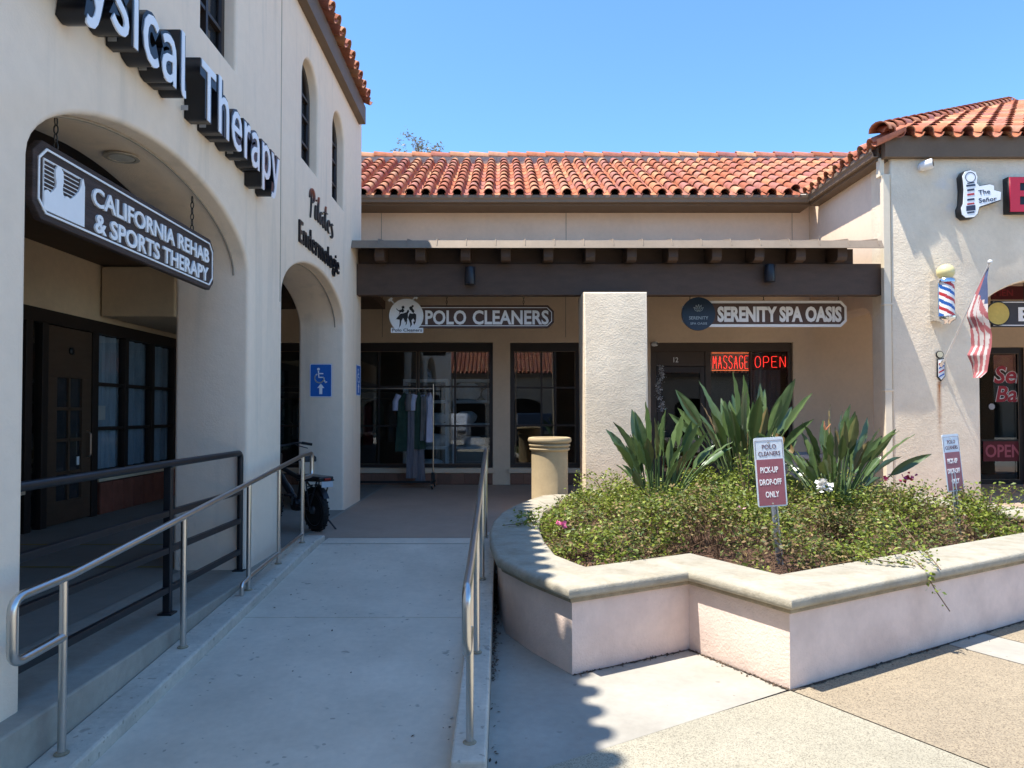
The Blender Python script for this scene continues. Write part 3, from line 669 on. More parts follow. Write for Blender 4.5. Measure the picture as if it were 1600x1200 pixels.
# black guard rail in the first arch
gr = thing('guard_rail', 'black painted steel guard rail across the first arch', 'guard rail', (-2.36, 5, FZ))
gx = -2.36; gz = lambda h: FZ + h
def gp(px, py): return PX(px, py, gx)
zt_ = gp(377,704).z; ya, yb_ = 3.3, gp(377,704).y-.02
MB().tube(fillet([(gx,yb_,FZ),(gx,yb_,zt_-.02),(gx,ya,zt_-.02),(gx,ya,FZ)],.06), .026, 12).build('frame', blackrail, gr, smooth=50)
for py in (768, 813, 861): z = gp(375, py).z; MB().bar((gx,ya+.025,z),(gx,yb_-.025,z),.04,.045).build('bar', blackrail, gr, bevel=.006)
ym = gp(263, 800).y; MB().bar((gx,ym,FZ),(gx,ym,zt_-.045),.05,.05,up=(0,1,0)).build('post', blackrail, gr, bevel=.004)
for y in (ym, yb_): MB().box(gx-.05,gx+.05,y-.05,y+.05,FZ,FZ+.012).build('base_plate', blackrail, gr, bevel=.003)

# ------------------------------------------------------------------ signs
def strokes(mb, M, lines, w_, d, m=0):
    for ln in lines:
        for (x0,y0),(x1,y1) in zip(ln[:-1], ln[1:]):
            p = M @ Vector((x0,y0,d/2)); q = M @ Vector((x1,y1,d/2)); n = (M.to_3x3() @ Vector((0,0,1)))
            mb.bar(p, q, w_, d, m, up=n) if False else mb.obox((p+q)/2, (q-p)/2 + (q-p).normalized()*w_*.35, n.cross(q-p).normalized()*w_/2, n*d/2, m)
face_w = mat('letter_face', (.86,.87,.90), .35, var=.0, spec=.5)
letter_side = mat('letter_side', (.010,.010,.013), .35)
cl = thing('channel_letter_sign', 'black-sided white-faced channel letters on the wall above the first arch', 'sign', (XW, 5, E+2.2))
xf = XW + .16
yT = PX(316, 100, xf).y; zB = PX(320, 183, xf).z; zT = PX(314, 89, xf).z; yE = PX(437, 255, xf).y; yl = PX(291, 140, xf).y
f_cjk = 'Noto Sans CJK Regular.woff2'
plate_grey = mat('plate_grey', (.4,.4,.4), .5)
def letters(word, y0, y1, z0, h, root):
    M = EASTW((XW+.004, 0, 0)); W0 = None
    # place every letter by its advance inside the whole word
    full = raw_text(word, 0, f_cjk); x = [v.co.x for v in full.vertices]; fx0, fx1 = min(x), max(x); bpy.data.meshes.remove(full)
    sc = (y1-y0)/(fx1-fx0)
    for i, ch in enumerate(word):
        pre = raw_text(word[:i+1], 0, f_cjk); xs = max(v.co.x for v in pre.vertices); bpy.data.meshes.remove(pre)
        one = raw_text(ch, 0, f_cjk); ow = max(v.co.x for v in one.vertices)-min(v.co.x for v in one.vertices); bpy.data.meshes.remove(one)
        a = y0 + (xs-ow-fx0)*sc
        bk = text(ch, EASTW((XW+.004, a-.018, z0)), ow*sc+.036, h, .150, .035, f_cjk)
        Lt = link_mesh('letter', bk, letter_side, root)
        link_mesh('letter_face', text(ch, EASTW((XW+.150, a, z0)), ow*sc, h, .010, .004, f_cjk), face_w, Lt)
        if ch in 'iclThrapy':
            MB().box(XW+.02, XW+.07, a-.022, a-.019, z0+.02, z0+.055).build('maker_plate', plate_grey, Lt)
letters('Physical', yl-1.70, yl, zB, zT-zB, cl)
letters('Therapy', yT, yE, zB, zT-zB, cl)

sg = mat('sandblasted_brown', (.062,.042,.036), .75, var=.3, vs=6, bump=.9, bs=30, dist=.01, stretch=(1,.15,3))
sg_edge = mat('sign_edge', (.07,.045,.042), .6)
sw = mat('sign_white', (.88,.89,.90), .5, var=.03)
hs = thing('hanging_sign', 'long brown octagonal hanging sign with white two-line lettering and bather emblem, first arch', 'sign', (-2.47, 4.9, E+1.25))
ya, yb2, za, zb2 = 3.72, 6.07, E+1.03, E+1.455
def octo(x0, x1, y0, y1, c): return [(x0+c,y0),(x1-c,y0),(x1,y0+c),(x1,y1-c),(x1-c,y1),(x0+c,y1),(x0,y1-c),(x0,y0+c)]
xs_ = -2.45
link_mesh('board', plate([octo(ya,yb2,za,zb2,.075)], .045, .006, EASTW((xs_-.0225,0,0))), sg, hs)
o1 = octo(ya+.035,yb2-.035,za+.035,zb2-.035,.065); o2 = octo(ya+.046,yb2-.046,za+.046,zb2-.046,.061)
link_mesh('border', plate([o1,o2], .008, 0, EASTW((xs_+.004,0,0))), sw, hs)
link_mesh('lettering', text('CALIFORNIA REHAB', EASTW((xs_,4.25,E+1.243)), 1.70, .112, .012, .022), sw, hs)
link_mesh('lettering', text('& SPORTS THERAPY', EASTW((xs_,4.28,E+1.088)), 1.66, .115, .012, .022), sw, hs)
em = MB(); Me = EASTW((xs_, 3.80, E+1.085))
body = [(0,0),(.37,0),(.37,.235),(.355,.28),(.34,.265),(.335,.235),(.31,.19),(.27,.15),(.235,.125),(.20,.13),(.175,.115),(.165,.13),(.16,.165),(.168,.20),(.165,.25),(.14,.275),(.115,.272),(.095,.245),(.095,.205),(.105,.175),(.10,.15),(.075,.12),(.05,.105),(.03,.115),(0,.10)]
em.prism([tuple(p) for p in body], (xs_,3.80,E+1.085), (0,1,0), (0,0,1), (.010,0,0))
em.build('emblem', sw, hs)
em = MB()
for k in range(7):
    z = .125 + k*.024; strokes(em, Me, [[(0,z),(.09 if .12<z<.28 else .09,z)]] + [[(.175,z),(.30+.02*(k/6),z)]], .004, .005)
strokes(em, Me, [[(0,.0),(0,.275)],[(0,.275),(.34,.275)]], .005, .006)
em.build('emblem_line', sw, hs)
chain_m = mat('chain_iron', (.05,.045,.04), .5, .6)
def chain(p, q, par):
    p, q = Vector(p), Vector(q); d = q-p; n = max(2, int(d.length/.042)); mb = MB()
    for i in range(n):
        c = p + d*((i+.5)/n); ax = Vector((1,0,0)) if i % 2 else Vector((0,1,0)); up = d.normalized(); pts = []
        for k in range(13): th = 2*math.pi*k/12; pts.append(c + ax*.012*math.cos(th) + up*.026*math.sin(th))
        mb.tube(pts, .0042, 5, caps=False)
    mb.build('chain', chain_m, par, smooth=60, fix=False)
for y in (PX(90,225,-2.47).y, PX(302,350,-2.47).y):
    top = SPR + .57*(1-abs((y-4.98)/1.52)**1.9)**(1/1.9) - .01
    chain((-2.48,y,top),(-2.48,y,zb2),hs)

t = thing('wall_lettering', 'black brush-script lettering on the wall, upper line above second arch', 'sign', (XW, 9, E+2.4))
def brush_m():
    m, tt, b = node_mat('black_orange_letters'); N, L = tt.nodes, tt.links
    g = N.new('ShaderNodeNewGeometry'); sp = N.new('ShaderNodeSeparateXYZ'); L.new(g.outputs['Position'], sp.inputs[0])
    mr = N.new('ShaderNodeMapRange'); L.new(sp.outputs[2], mr.inputs[0])
    for i, q in enumerate((E+2.58, E+2.72, 0, 1)): mr.inputs[i+1].default_value = q
    mx = N.new('ShaderNodeMix'); mx.data_type = 'RGBA'; L.new(mr.outputs[0], mx.inputs[0]); mx.inputs[6].default_value = (.03,.028,.028,1); mx.inputs[7].default_value = (.42,.12,.06,1)
    L.new(mx.outputs[2], b.inputs['Base Color']); b.inputs['Roughness'].default_value = .5; return m
bm_ = brush_m()
# hand-drawn brush letters (x, y in units of the capital height)
SCRIPT = [[(.10,-.08),(.16,.30),(.20,.70),(.24,.98)], [(.02,.62),(.06,.86),(.20,1.04),(.40,1.0),(.48,.84),(.42,.64),(.26,.52)],
 [(.60,.56),(.56,.28),(.58,.06),(.66,.04)], [(.66,.76),(.68,.80)], [(.92,1.0),(.84,.56),(.82,.16),(.90,.04)],
 [(1.30,.52),(1.16,.56),(1.04,.36),(1.04,.12),(1.14,.04),(1.26,.22),(1.32,.50),(1.30,.16),(1.40,.02)],
 [(1.66,.96),(1.58,.50),(1.58,.14),(1.68,.02)], [(1.44,.66),(1.62,.70),(1.84,.74)],
 [(1.90,.28),(2.06,.32),(2.10,.48),(2.00,.56),(1.88,.42),(1.88,.14),(1.98,.02),(2.14,.10)],
 [(2.46,.52),(2.34,.56),(2.28,.44),(2.40,.28),(2.44,.10),(2.32,-.06),(2.18,-.02)]]
def brush(par, y0, w, z0, h, name='letter'):
    for st in SCRIPT:
        pts = fillet([Vector((x/2.5*w, y*h, 0)) for x, y in st], .05, 4); mb = MB(); M = EASTW((XW+.004, y0, z0)); n = len(pts)
        L_ = []; R_ = []
        for i, p in enumerate(pts):
            d = (pts[min(i+1,n-1)]-pts[max(0,i-1)]).normalized(); k = .017*(.55+.45*math.sin(math.pi*min(1,(i+.6)/n)))
            if len(st) == 2: k = .02
            q = Vector((-d.y, d.x*.5, 0))*k + Vector((k*.5,0,0)); L_.append(p+q); R_.append(p-q)
        for z in (.0,.02): mb.v += [tuple(M @ (a+Vector((0,0,z)))) for a in L_] + [tuple(M @ (a+Vector((0,0,z)))) for a in R_]
        for i in range(n-1):
            for b_ in (0, 2*n): mb.f.append([b_+i,b_+i+1,b_+n+i+1,b_+n+i]); mb.m.append(0)
            for s_ in (0, n): mb.f.append([s_+i,s_+i+1,2*n+s_+i+1,2*n+s_+i]); mb.m.append(0)
        for i in (0, n-1): mb.f.append([i, n+i, 3*n+i, 2*n+i]); mb.m.append(0)
        mb.build(name, bm_, par)
brush(t, 8.47, 1.2, E+2.36, .33)
t = thing('wall_lettering', 'bold black lettering on the wall, lower line just above second arch', 'sign', (XW, 9, E+1.94))
word = 'Endermologie'
link_mesh('lettering', text(word, EASTW((XW+.004, 8.05, E+1.935)), 1.98, .25, .02, .004), letter_side, t)
def isa_sign(label, M):
    o = M.translation; root = thing('accessible_route_sign', label, 'sign', o)
    W, H = .327, .49
    def rr(w_, h_, r): return [tuple(p.to_2d()) for p in fillet([(-w_/2,-h_/2,0),(w_/2,-h_/2,0),(w_/2,h_/2,0),(-w_/2,h_/2,0)], r, 5, True)]
    link_mesh('panel', plate([rr(W,H,.03)], .004, 0, M @ Matrix.Translation((0,0,.004))), mat('sign_blue', (.012,.13,.48), .4, var=.03), root)
    link_mesh('border', plate([rr(W-.004,H-.004,.028), rr(W-.022,H-.022,.02)], .002, 0, M @ Matrix.Translation((0,0,.0075))), sw, root)
    mb = MB(); n = M.to_3x3() @ Vector((0,0,1)); d = .002
    T = M @ Matrix.Translation((0,0,.0065))
    mb.lathe([(.0001,0),(.020,0),(.020,d),(.0001,d)], T @ Vector((-.035,.165,0)), 16, 0, n)
    wheel = [( -.02+.068*math.cos(a), .035+.068*math.sin(a)) for a in np.linspace(R(125), R(360), 16)]
    strokes(mb, T, [[(-.035,.135),(-.03,.045)],[(-.03,.045),(.035,.045)],[(.035,.045),(.065,-.03)],[(.065,-.03),(.085,-.022)],[(-.033,.10),(.03,.10)], wheel], .017, d)
    mb.build('symbol', sw, root)
    mb = MB(); mb.prism([(-.022,-.20),(.022,-.20),(.022,-.11),(.052,-.11),(0,-.045),(-.052,-.11),(-.022,-.11)], T.translation, T.to_3x3() @ Vector((1,0,0)), T.to_3x3() @ Vector((0,1,0)), n*d)
    mb.build('arrow', sw, root)
isa_sign('blue wheelchair sign with up arrow facing the ramp, on the pier side', FRONT(PY(501.5, 594.5, A2[1]-.002)))
isa_sign('blue wheelchair sign seen edge-on at the building corner', EASTW(Vector((XW, 11.47, E+.52))))

# wall lights on the beam
wl_m = mat('sconce_black', (.012,.014,.022), .35)
lamp0 = thing('wall_light', 'small dark cylinder wall light on the beam above the cleaners sign', 'wall light', PY(735, 433, 11.3), group='cylinder lights on the canopy beam')
c = Vector(lamp0.location)
MB().lathe([(.078,-.135),(.08,-.13),(.08,.13),(.078,.135),(.05,.128),(.0001,.128)], c+Vector((0,-.10,0)), 20).build('shade', wl_m, lamp0, smooth=40)
MB().box(c.x-.05,c.x+.05,c.y-.035,c.y,c.z-.06,c.z+.06).build('bracket', wl_m, lamp0, bevel=.006)
l2 = copy_tree(lamp0); l2.location = PY(1199, 429, 11.3); l2['label'] = 'small dark cylinder wall light on the beam above the spa sign'

# sign of the cleaners
YS = 12.0; px2m = YS/FPX
def hp(px, py, dy=0): return PY(px, py, YS+dy)
t = thing('hanging_sign', 'brown hanging sign with white capitals and round white rider emblem at its left end', 'sign', hp(740,494))
o = hp(645, 513); W_ = 221*px2m; H_ = 36*px2m
def poly_sign(w_, h_, c, l=True): return [(0,0),(w_-c,0),(w_,c),(w_,h_-c),(w_-c,h_),(0,h_)] if l else octo(0,w_,0,h_,c)
bd = mat('sign_board_brown', (.10,.062,.052), .65, var=.1, vs=8, bump=.3, bs=50)
link_mesh('board', plate([poly_sign(W_,H_,.10)], .04, .004, FRONT(o)), bd, t)
i1 = offset_poly(poly_sign(W_,H_,.10), -.035); i2 = offset_poly(poly_sign(W_,H_,.10), -.047)
link_mesh('border', plate([i1,i2], .006, 0, FRONT(o) @ Matrix.Translation((0,0,.022))), sw, t)
link_mesh('lettering', text('POLO', FRONT(hp(664.5,507,-.02)), 64*px2m, 22*px2m, .008, .028), sw, t)
link_mesh('lettering', text('CLEANERS', FRONT(hp(738.5,507,-.02)), 119*px2m, 22*px2m, .008, .028), sw, t)
cc = hp(635.5, 494); d_ = MB(); d_.lathe([(.0001,0),(26.5*px2m,0),(26.5*px2m,.05),(.0001,.05)], (cc.x,YS-.02,cc.z), 40, 0, (0,-1,0))
dk = d_.build('emblem_disc', sw, t, smooth=40)
Md = FRONT((cc.x, YS-.071, cc.z)) @ Matrix.Scale(px2m, 4)
blk = mat('emblem_ink', (.02,.022,.025), .6)
riders = [
 [(-13,1),(-9,6),(-5,5),(-3,9),(-6,13),(-8,10),(-13,9),(-17,13),(-16,10),(-11,6)],             # rider leaning, arm out
 [(-7,12),(-8,15),(-5,17),(-3,15),(-3,12)],
 [(-14,-2),(-10,3),(-4,4),(1,6),(2,9),(4,10),(5,7),(3,3),(3,-3),(1,-8),(-2,-12),(-3,-8),(-5,-4),(-8,-9),(-9,-16),(-12,-21),(-11,-14),(-11,-7),(-17,-6),(-18,-7)],
 [(0,-9),(2,-7),(1,-14),(-1,-17)],
 [(6,10),(5,14),(8,16),(11,15),(11,12),(14,8),(13,4),(10,6),(8,9)],
 [(9,16),(10,18),(13,17),(12,14)],
 [(6,4),(10,3),(14,4),(17,2),(17,-5),(16,-12),(14,-14),(14,-8),(12,-5),(9,-8),(10,-15),(7,-20),(7,-14),(5,-8),(3,-4)],
 [(13,-9),(15,-13),(14,-16),(12,-12)]]
for poly in riders:
    m = MB(); m.prism([(x*.92, y*.92) for x, y in poly], Md.translation, Md.to_3x3() @ Vector((1,0,0)), Md.to_3x3() @ Vector((0,1,0)), (0,-.003,0)); m.build('rider', blk, dk)
link_mesh('strip', plate([[(0,0),(50*px2m,0),(50*px2m,7.5*px2m),(0,7.5*px2m)]], .03, 0, FRONT(hp(611,520,-.085))), sw, t)
link_mesh('lettering', text('Polo Cleaners', FRONT(hp(613,518,-.102)), 46*px2m, 4.6*px2m, .003, .01), blk, t)
for a, b in (((622,481),(610,468)),((638,476),(649,464))):
    p, q = hp(*a,-.03), hp(*b,-.03); m = MB(); m.bar(p, q, .022, .02); d2 = (q-p).normalized(); m.obox(q, d2*.018, Vector((-d2.z,0,d2.x))*.05 if False else Vector((d2.z,0,-d2.x))*.04, (0,.014,0)); m.build('mallet', sw, t)
for px in (698, 818): chain(hp(px,458,.0), hp(px,478,.0), t)

# sign of the spa
t = thing('hanging_sign', 'white-edged brown hanging sign with bold white capitals and navy disc at its left end', 'sign', hp(1195,491))
o = hp(1066, 511); W_ = 257*px2m; H_ = 41*px2m; c = 9*px2m
def notched(x0,x1,y0,y1,c):
    pts = []
    for cx_, cy_, a0 in ((x0,y0,90),(x1,y0,180),(x1,y1,270),(x0,y1,0)):
        for k in range(6): a = R(a0 - 90*k/5); pts.append((cx_+c*math.cos(a), cy_+c*math.sin(a)))
    return pts
out_ = notched(0,W_,0,H_,c); out_ = [(c,0),(W_-c,0),(W_-c*.55,c*.45),(W_,c*1.0),(W_,H_-c),(W_-c*.55,H_-c*.45),(W_-c,H_),(c,H_),(c*.55,H_-c*.45),(0,H_-c),(0,c),(c*.55,c*.45)]
link_mesh('board', plate([out_], .045, .004, FRONT(o)), sw, t)
link_mesh('panel', plate([offset_poly(out_, -.045)], .008, 0, FRONT(o) @ Matrix.Translation((0,0,.024))), bd, t)
link_mesh('lettering', text('SERENITY SPA OASIS', FRONT(hp(1121,503,-.028)), 194*px2m, 24*px2m, .008, .045), sw, t)
cc = hp(1090, 491); navy = mat('navy_disc', (.018,.040,.075), .5, var=.05)
d_ = MB(); d_.lathe([(.0001,0),(26*px2m,0),(26*px2m,.04),(25*px2m,.042),(.0001,.042)], (cc.x,YS-.022,cc.z), 40, 0, (0,-1,0)); dk = d_.build('emblem_disc', navy, t, smooth=40)
Md = FRONT((cc.x, YS-.0645, cc.z)) @ Matrix.Scale(px2m, 4); pale = mat('emblem_pale', (.35,.45,.52), .6)
m = MB()
for a in (-50,-25,0,25,50):
    m2 = [(math.sin(R(a))*r_*11 + math.cos(R(a))*w__*1.6, 2+math.cos(R(a))*r_*14 - math.sin(R(a))*w__*1.6) for r_, w__ in ((.15,0),(.5,1),(.9,0),(.5,-1),(.15,0))]
    strokes(m, Md, [m2], .008, .06)
m.build('leaf_emblem', pale, dk)
link_mesh('lettering', text('SERENITY', FRONT((cc.x-15*px2m,YS-.064,cc.z-9*px2m)), 30*px2m, 5*px2m, .003, .005), pale, dk)
link_mesh('lettering', text('SPA OASIS', FRONT((cc.x-13*px2m,YS-.064,cc.z-17*px2m)), 26*px2m, 3.4*px2m, .003, .0), pale, dk)
for px in (1078,1193,1310): chain(hp(px,456,.0), hp(px,472,.0), t)

# neon signs behind the spa window
neon = mat('neon_red', (.5,.02,.01), .4, emit=(1,.03,.02), estr=1.5); neon_o = mat('neon_orange', (.5,.1,.01), .4, emit=(1,.16,.03), estr=.9)
NG = {'M':[[(0,0),(.1,1),(.5,.35),(.9,1),(1,0)]],'A':[[(0,0),(.5,1),(1,0)],[(.2,.38),(.8,.38)]],'S':[[(1,.85),(.75,1),(.25,1),(0,.8),(.1,.58),(.9,.42),(1,.2),(.75,0),(.25,0),(0,.15)]],
 'G':[[(1,.82),(.75,1),(.25,1),(0,.75),(0,.25),(.25,0),(.75,0),(1,.2),(1,.45),(.55,.45)]],'E':[[(1,1),(0,1),(0,0),(1,0)],[(0,.52),(.8,.52)]],
 'O':[[(.3,0),(0,.25),(0,.75),(.3,1),(.7,1),(1,.75),(1,.25),(.7,0),(.3,0)]],'P':[[(0,0),(0,1),(.75,1),(1,.85),(1,.6),(.75,.45),(0,.45)]],'N':[[(0,0),(0,1),(1,0),(1,1)]]}
def neon_sign(word, x0, x1, z0, z1, Y, root, m, r=.0048, gapf=.36):
    n = len(word); pitch = (x1-x0)/(n-gapf); lw = pitch*(1-gapf)
    for i, ch in enumerate(word):
        mb = MB()
        for ln in NG[ch]: mb.tube(fillet([(x0+i*pitch+x*lw, Y, z0+y*(z1-z0)) for x, y in ln], .02, 3), r, 6)
        mb.build('letter_tube', m, root, smooth=60, fix=False)
YN = YB + .20; pn_ = lambda px, py: PY(px, py, YN)
t = thing('neon_sign', 'red neon sign with seven letters between two orange bars in the spa window', 'neon sign', pn_(1141,565))
a, b = pn_(1114,576), pn_(1169,556); neon_sign('MASSAGE', a.x, b.x, a.z, b.z, YN, t, neon)
for py in (551.5, 578.5): p, q = pn_(1112,py), pn_(1171,py); MB().tube([p,q], .0048, 6).build('neon_bar', neon_o, t, fix=False)
MB().box(a.x-.02,b.x+.02,YN+.06,YN+.08,a.z-.06,b.z+.06).build('backing', dark_in, t)
t = thing('neon_sign', 'red neon four-letter sign on the right of the spa window', 'neon sign', pn_(1204,565))
a, b = pn_(1180,574), pn_(1227,557); neon_sign('OPEN', a.x, b.x, a.z, b.z, YN, t, neon)
MB().box(a.x-.04,b.x+.04,YN+.06,YN+.08,a.z-.05,b.z+.05).build('backing', dark_in, t)

# ------------------------------------------------------------------ barber's things on the right wall
pole_w, pole_r, pole_b = mat('pole_white', (.75,.74,.72), .3, var=.02), mat('pole_red', (.45,.035,.04), .3), mat('pole_blue', (.02,.10,.36), .3)
chrome = mat('chrome', (.7,.7,.7), .15, 1.0)
YPp = 11.0; c0 = PY(1478, 470, YPp)
t = thing('barber_pole', 'large wall-mounted barber pole with cream globe, beside the flag', 'barber pole', c0)
zb_, zt2 = PY(1478,494,YPp).z, PY(1478,443,YPp).z; r_ = 12.0*YPp/FPX
def stripes(i, k, n=36, rows=48, turns=1.15):
    a = (k/n + i/rows*turns*1.0) % 1; q = (a*2) % 1
    return 0 if q < .25 or .5 <= q < .75 else (1 if q < .5 else 2)
mb = MB(); mb.lathe([(r_, (zt2-zb_)*i/48) for i in range(49)], (c0.x,YPp,zb_), 36, 0, (0,0,1), stripes); mb.build('cylinder', [pole_w, pole_r, pole_b], t, smooth=40)
for z, s_ in ((zb_,-1),(zt2,1)):
    MB().lathe([(r_*1.02,0),(r_*1.16,s_*.01),(r_*1.16,s_*.05),(r_*1.0,s_*.075),(r_*.62,s_*.10),(r_*.5,s_*.125)], (c0.x,YPp,z), 28).build('chrome_cap', chrome, t, smooth=50)
MB().ball((c0.x,YPp,PY(1478,425,YPp).z), 13*YPp/FPX, 20, sz=.95).build('globe', mat('cream_globe', (.72,.62,.30), .35, var=.03), t, smooth=80)
MB().box(c0.x-.13,c0.x-.06,YPp-.02,YR+.01,zb_-.06,zt2+.07).build('bracket', chrome, t, bevel=.008)
# small plaque carrying the flag
pc = PY(1468.5, 572, YR-.02)
t = thing('pole_plaque', 'small flat barber-pole plaque below the big pole, red white and blue', 'plaque', pc)
def pq(px, py): p = PY(px, py, YR); return (p.x-pc.x, p.z-pc.z)
link_mesh('board', plate([[pq(*q) for q in ((1463,561),(1475,560),(1476,588),(1469,596),(1463,589))]], .02, .003, FRONT((pc.x,YR-.014,pc.z))), black, t)
bp = [pq(*q) for q in ((1464.5,562.5),(1473.8,561.5),(1474.6,587.5),(1469,593.5),(1464.4,588))]
link_mesh('face', plate([bp], .004, 0, FRONT((pc.x,YR-.027,pc.z))), pole_w, t)
x0_, x1_ = bp[0][0]+.006, bp[1][0]-.006
for k, m in enumerate((pole_r,pole_b,pole_r,pole_b)):
    z = bp[0][1]-.035-k*.065; mb = MB(); mb.prism([(x0_,z-.045),(x1_,z),(x1_,z+.024),(x0_,z-.021)], (pc.x,YR-.0295,pc.z), (1,0,0), (0,0,1), (0,-.003,0)); mb.build('stripe', m, t)
q = PY(1468.5, 554, YR-.02); MB().lathe([(.0001,0),(.058,0),(.058,.02),(.0001,.02)], (q.x,YR-.005,q.z), 24, 0, (0,-1,0)).build('rim', black, t, smooth=40)
MB().lathe([(.0001,0),(.046,0),(.046,.004),(.0001,.004)], (q.x,YR-.0255,q.z), 24, 0, (0,-1,0)).build('disc', mat('disc_pale', (.55,.5,.35), .5), t, smooth=40)
# flag
p0 = PY(1471, 573, YR-.03); p1 = PY(1547, 409, YR-1.25)
t = thing('flag', 'faded american flag hanging from a slanting pole on the corner building', 'flag', p0)
MB().tube([p0, p1], .0115, 10).build('flagpole', mat('pole_white_metal', (.72,.70,.68), .35, .2), t, smooth=50)
MB().ball(p1, .03, 10).build('finial', white, t, smooth=60)
MB().lathe([(.03,0),(.03,.05),(.018,.12)], p0+Vector((0,.03,0)), 14, 0, (p1-p0)).build('socket', chrome, t, smooth=50)
fr_, fw_, fb_ = mat('flag_red', (.42,.13,.14), .9, var=.1), mat('flag_white', (.60,.54,.52), .9, var=.05), mat('flag_blue', (.075,.10,.20), .9, var=.1)
d = (p1-p0).normalized()
# the cloth hangs gathered from the upper half of the pole: left and right outline of the gathered drape, top to bottom
LEFT = [(0,1544),(.12,1536),(.25,1526),(.42,1512),(.46,1511),(.55,1517),(.72,1519),(.80,1511),(.88,1517),(1,1521)]
RIGHT = [(0,1546),(.12,1543),(.28,1543.5),(.45,1544.5),(.62,1548),(.72,1546.5),(.86,1543),(.95,1540),(1,1529)]
def lerpf(tab, t):
    for (a, x), (b, y) in zip(tab[:-1], tab[1:]):
        if t <= b: return x + (y-x)*(t-a)/(b-a)
    return tab[-1][1]
na, nb = 72, 90; mb = MB()
for j in range(nb+1):
    t_ = j/nb; py = 414 + 176*t_; xl, xr = lerpf(LEFT, t_), lerpf(RIGHT, t_)
    for i in range(na+1):
        s_ = i/na; mid_ = xl*.45+xr*.55; xl2, xr2 = mid_+(xl-mid_)*.86, mid_+(xr-mid_)*.86; wv = math.sin(s_*15.5 + t_*2.5 + .5*math.sin(t_*9)); wv2 = math.sin(s_*33 + t_*4)
        Yc = p1.y + .05 + .34*(1-s_)*min(1, t_/.42) + .20*max(0, t_-.42)
        k = min(1, t_*4)
        p = PY(xl2 + (xr2-xl2)*(s_ + .03*k*math.cos(s_*15.5+t_*2.5)), py, Yc); mb.v.append((p.x, p.y + (.045*wv + .018*wv2)*k, p.z))
for j in range(nb):
    for i in range(na):
        s_, t_ = (i+.5)/na, (j+.5)/nb
        if t_ < .30 + .10*(s_-.5): m_ = 2 if s_ > .12 else 0
        else:
            q = s_*5.2 + 1.5*t_ + max(0, .62-t_)*9*(.35+s_*.6)
            m_ = 0 if (q % 1) < .5 else 1
        mb.f.append([j*(na+1)+i, j*(na+1)+i+1, (j+1)*(na+1)+i+1, (j+1)*(na+1)+i]); mb.m.append(m_)
mb.build('cloth', [fr_, fw_, fb_], t, smooth=80, fix=False)
# shop sign: pole outline and name
YW = YR - .002; s_ = YR/FPX
def wp(px, py): p = PY(px, py, YR-.14); return (p.x, p.z)
t = thing('wall_sign', 'white cut-out barber pole sign with a two-line name, high on the corner building', 'sign', PY(1520,305,YR))
OUT = [(1505,283),(1504,275),(1508,268),(1516,266),(1524,269),(1527,277),(1526,286),(1530,291),(1546,288),(1553,290),(1553,297),(1564,300),(1563,312),(1545,318),(1530,323),(1527,334),(1522,339),(1509,340),(1503,335),(1502,325),(1505,318),(1506,296)]
op = [wp(*q) for q in OUT][::-1]
link_mesh('box', plate([offset_poly(op, .012)], .13, .004, FRONT((0,YR-.067,0))), letter_side, t)
link_mesh('face', plate([op], .012, 0, FRONT((0,YR-.138,0))), sw, t)
YFc = YR-.145
dkblue = mat('sign_dark_blue', (.03,.04,.08), .5)
q = wp(1516,277); circ = lambda r__: [(q[0]+r__*math.cos(2*math.pi*k/28), q[1]+r__*math.sin(2*math.pi*k/28)) for k in range(28)]
link_mesh('globe_outline', plate([circ(8.2*s_), circ(7.2*s_)], .004, 0, FRONT((0,YFc,0))), dkblue, t)
for a, b, c_, d__, m in ((1509.5,289,1523.5,292,dkblue),(1511,286,1522,287.6,dkblue),(1509.5,322,1523.5,330,dkblue),(1511,331.5,1522,334,dkblue),(1511,303,1522,306,pole_r),(1511,311,1522,314,dkblue),(1511,318,1522,320.5,pole_r),(1511,296,1522,299,dkblue)):
    p, q = wp(a,d__), wp(c_,b); MB().prism([(p[0],p[1]),(q[0],p[1]+.015),(q[0],q[1]+.015),(p[0],q[1])], (0,YFc,0), (1,0,0), (0,0,1), (0,-.003,0)).build('pole_band', m, t)
Mt = FRONT((0,YFc,0)); rot = Matrix.Rotation(R(7), 4, 'Z')
for wd, px, py, w_ in (('The',1529,304.5,18),('Señor',1529.5,317,28)):
    q = wp(px, py); link_mesh('lettering', text(wd, Mt @ Matrix.Translation((q[0],q[1],0)) @ rot, w_*s_, 7.0*s_, .003, .010), dkblue, t)
t = thing('channel_letter', 'red box letter sign cut by the picture edge, on the corner building', 'sign', PY(1600,305,YR))
q0, q1 = wp(1577,332), wp(1640,276)
link_mesh('box', plate([[(q0[0],q0[1]),(q1[0],q0[1]),(q1[0],q1[1]),(q0[0],q1[1])]], .13, .004, FRONT((0,YR-.067,0))), letter_side, t)
holes = [[wp(*q) for q in ((1593,298),(1593,286),(1605,286),(1605,298))], [wp(*q) for q in ((1593,320),(1593,307),(1606,307),(1606,320))]]
link_mesh('face', plate([[(q0[0]+.01,q0[1]+.01),(q1[0]-.01,q0[1]+.01),(q1[0]-.01,q1[1]-.01),(q0[0]+.01,q1[1]-.01)]]+holes, .02, 0, FRONT((0,YR-.142,0))), mat('sign_red', (.48,.02,.045), .35, var=.03), t)
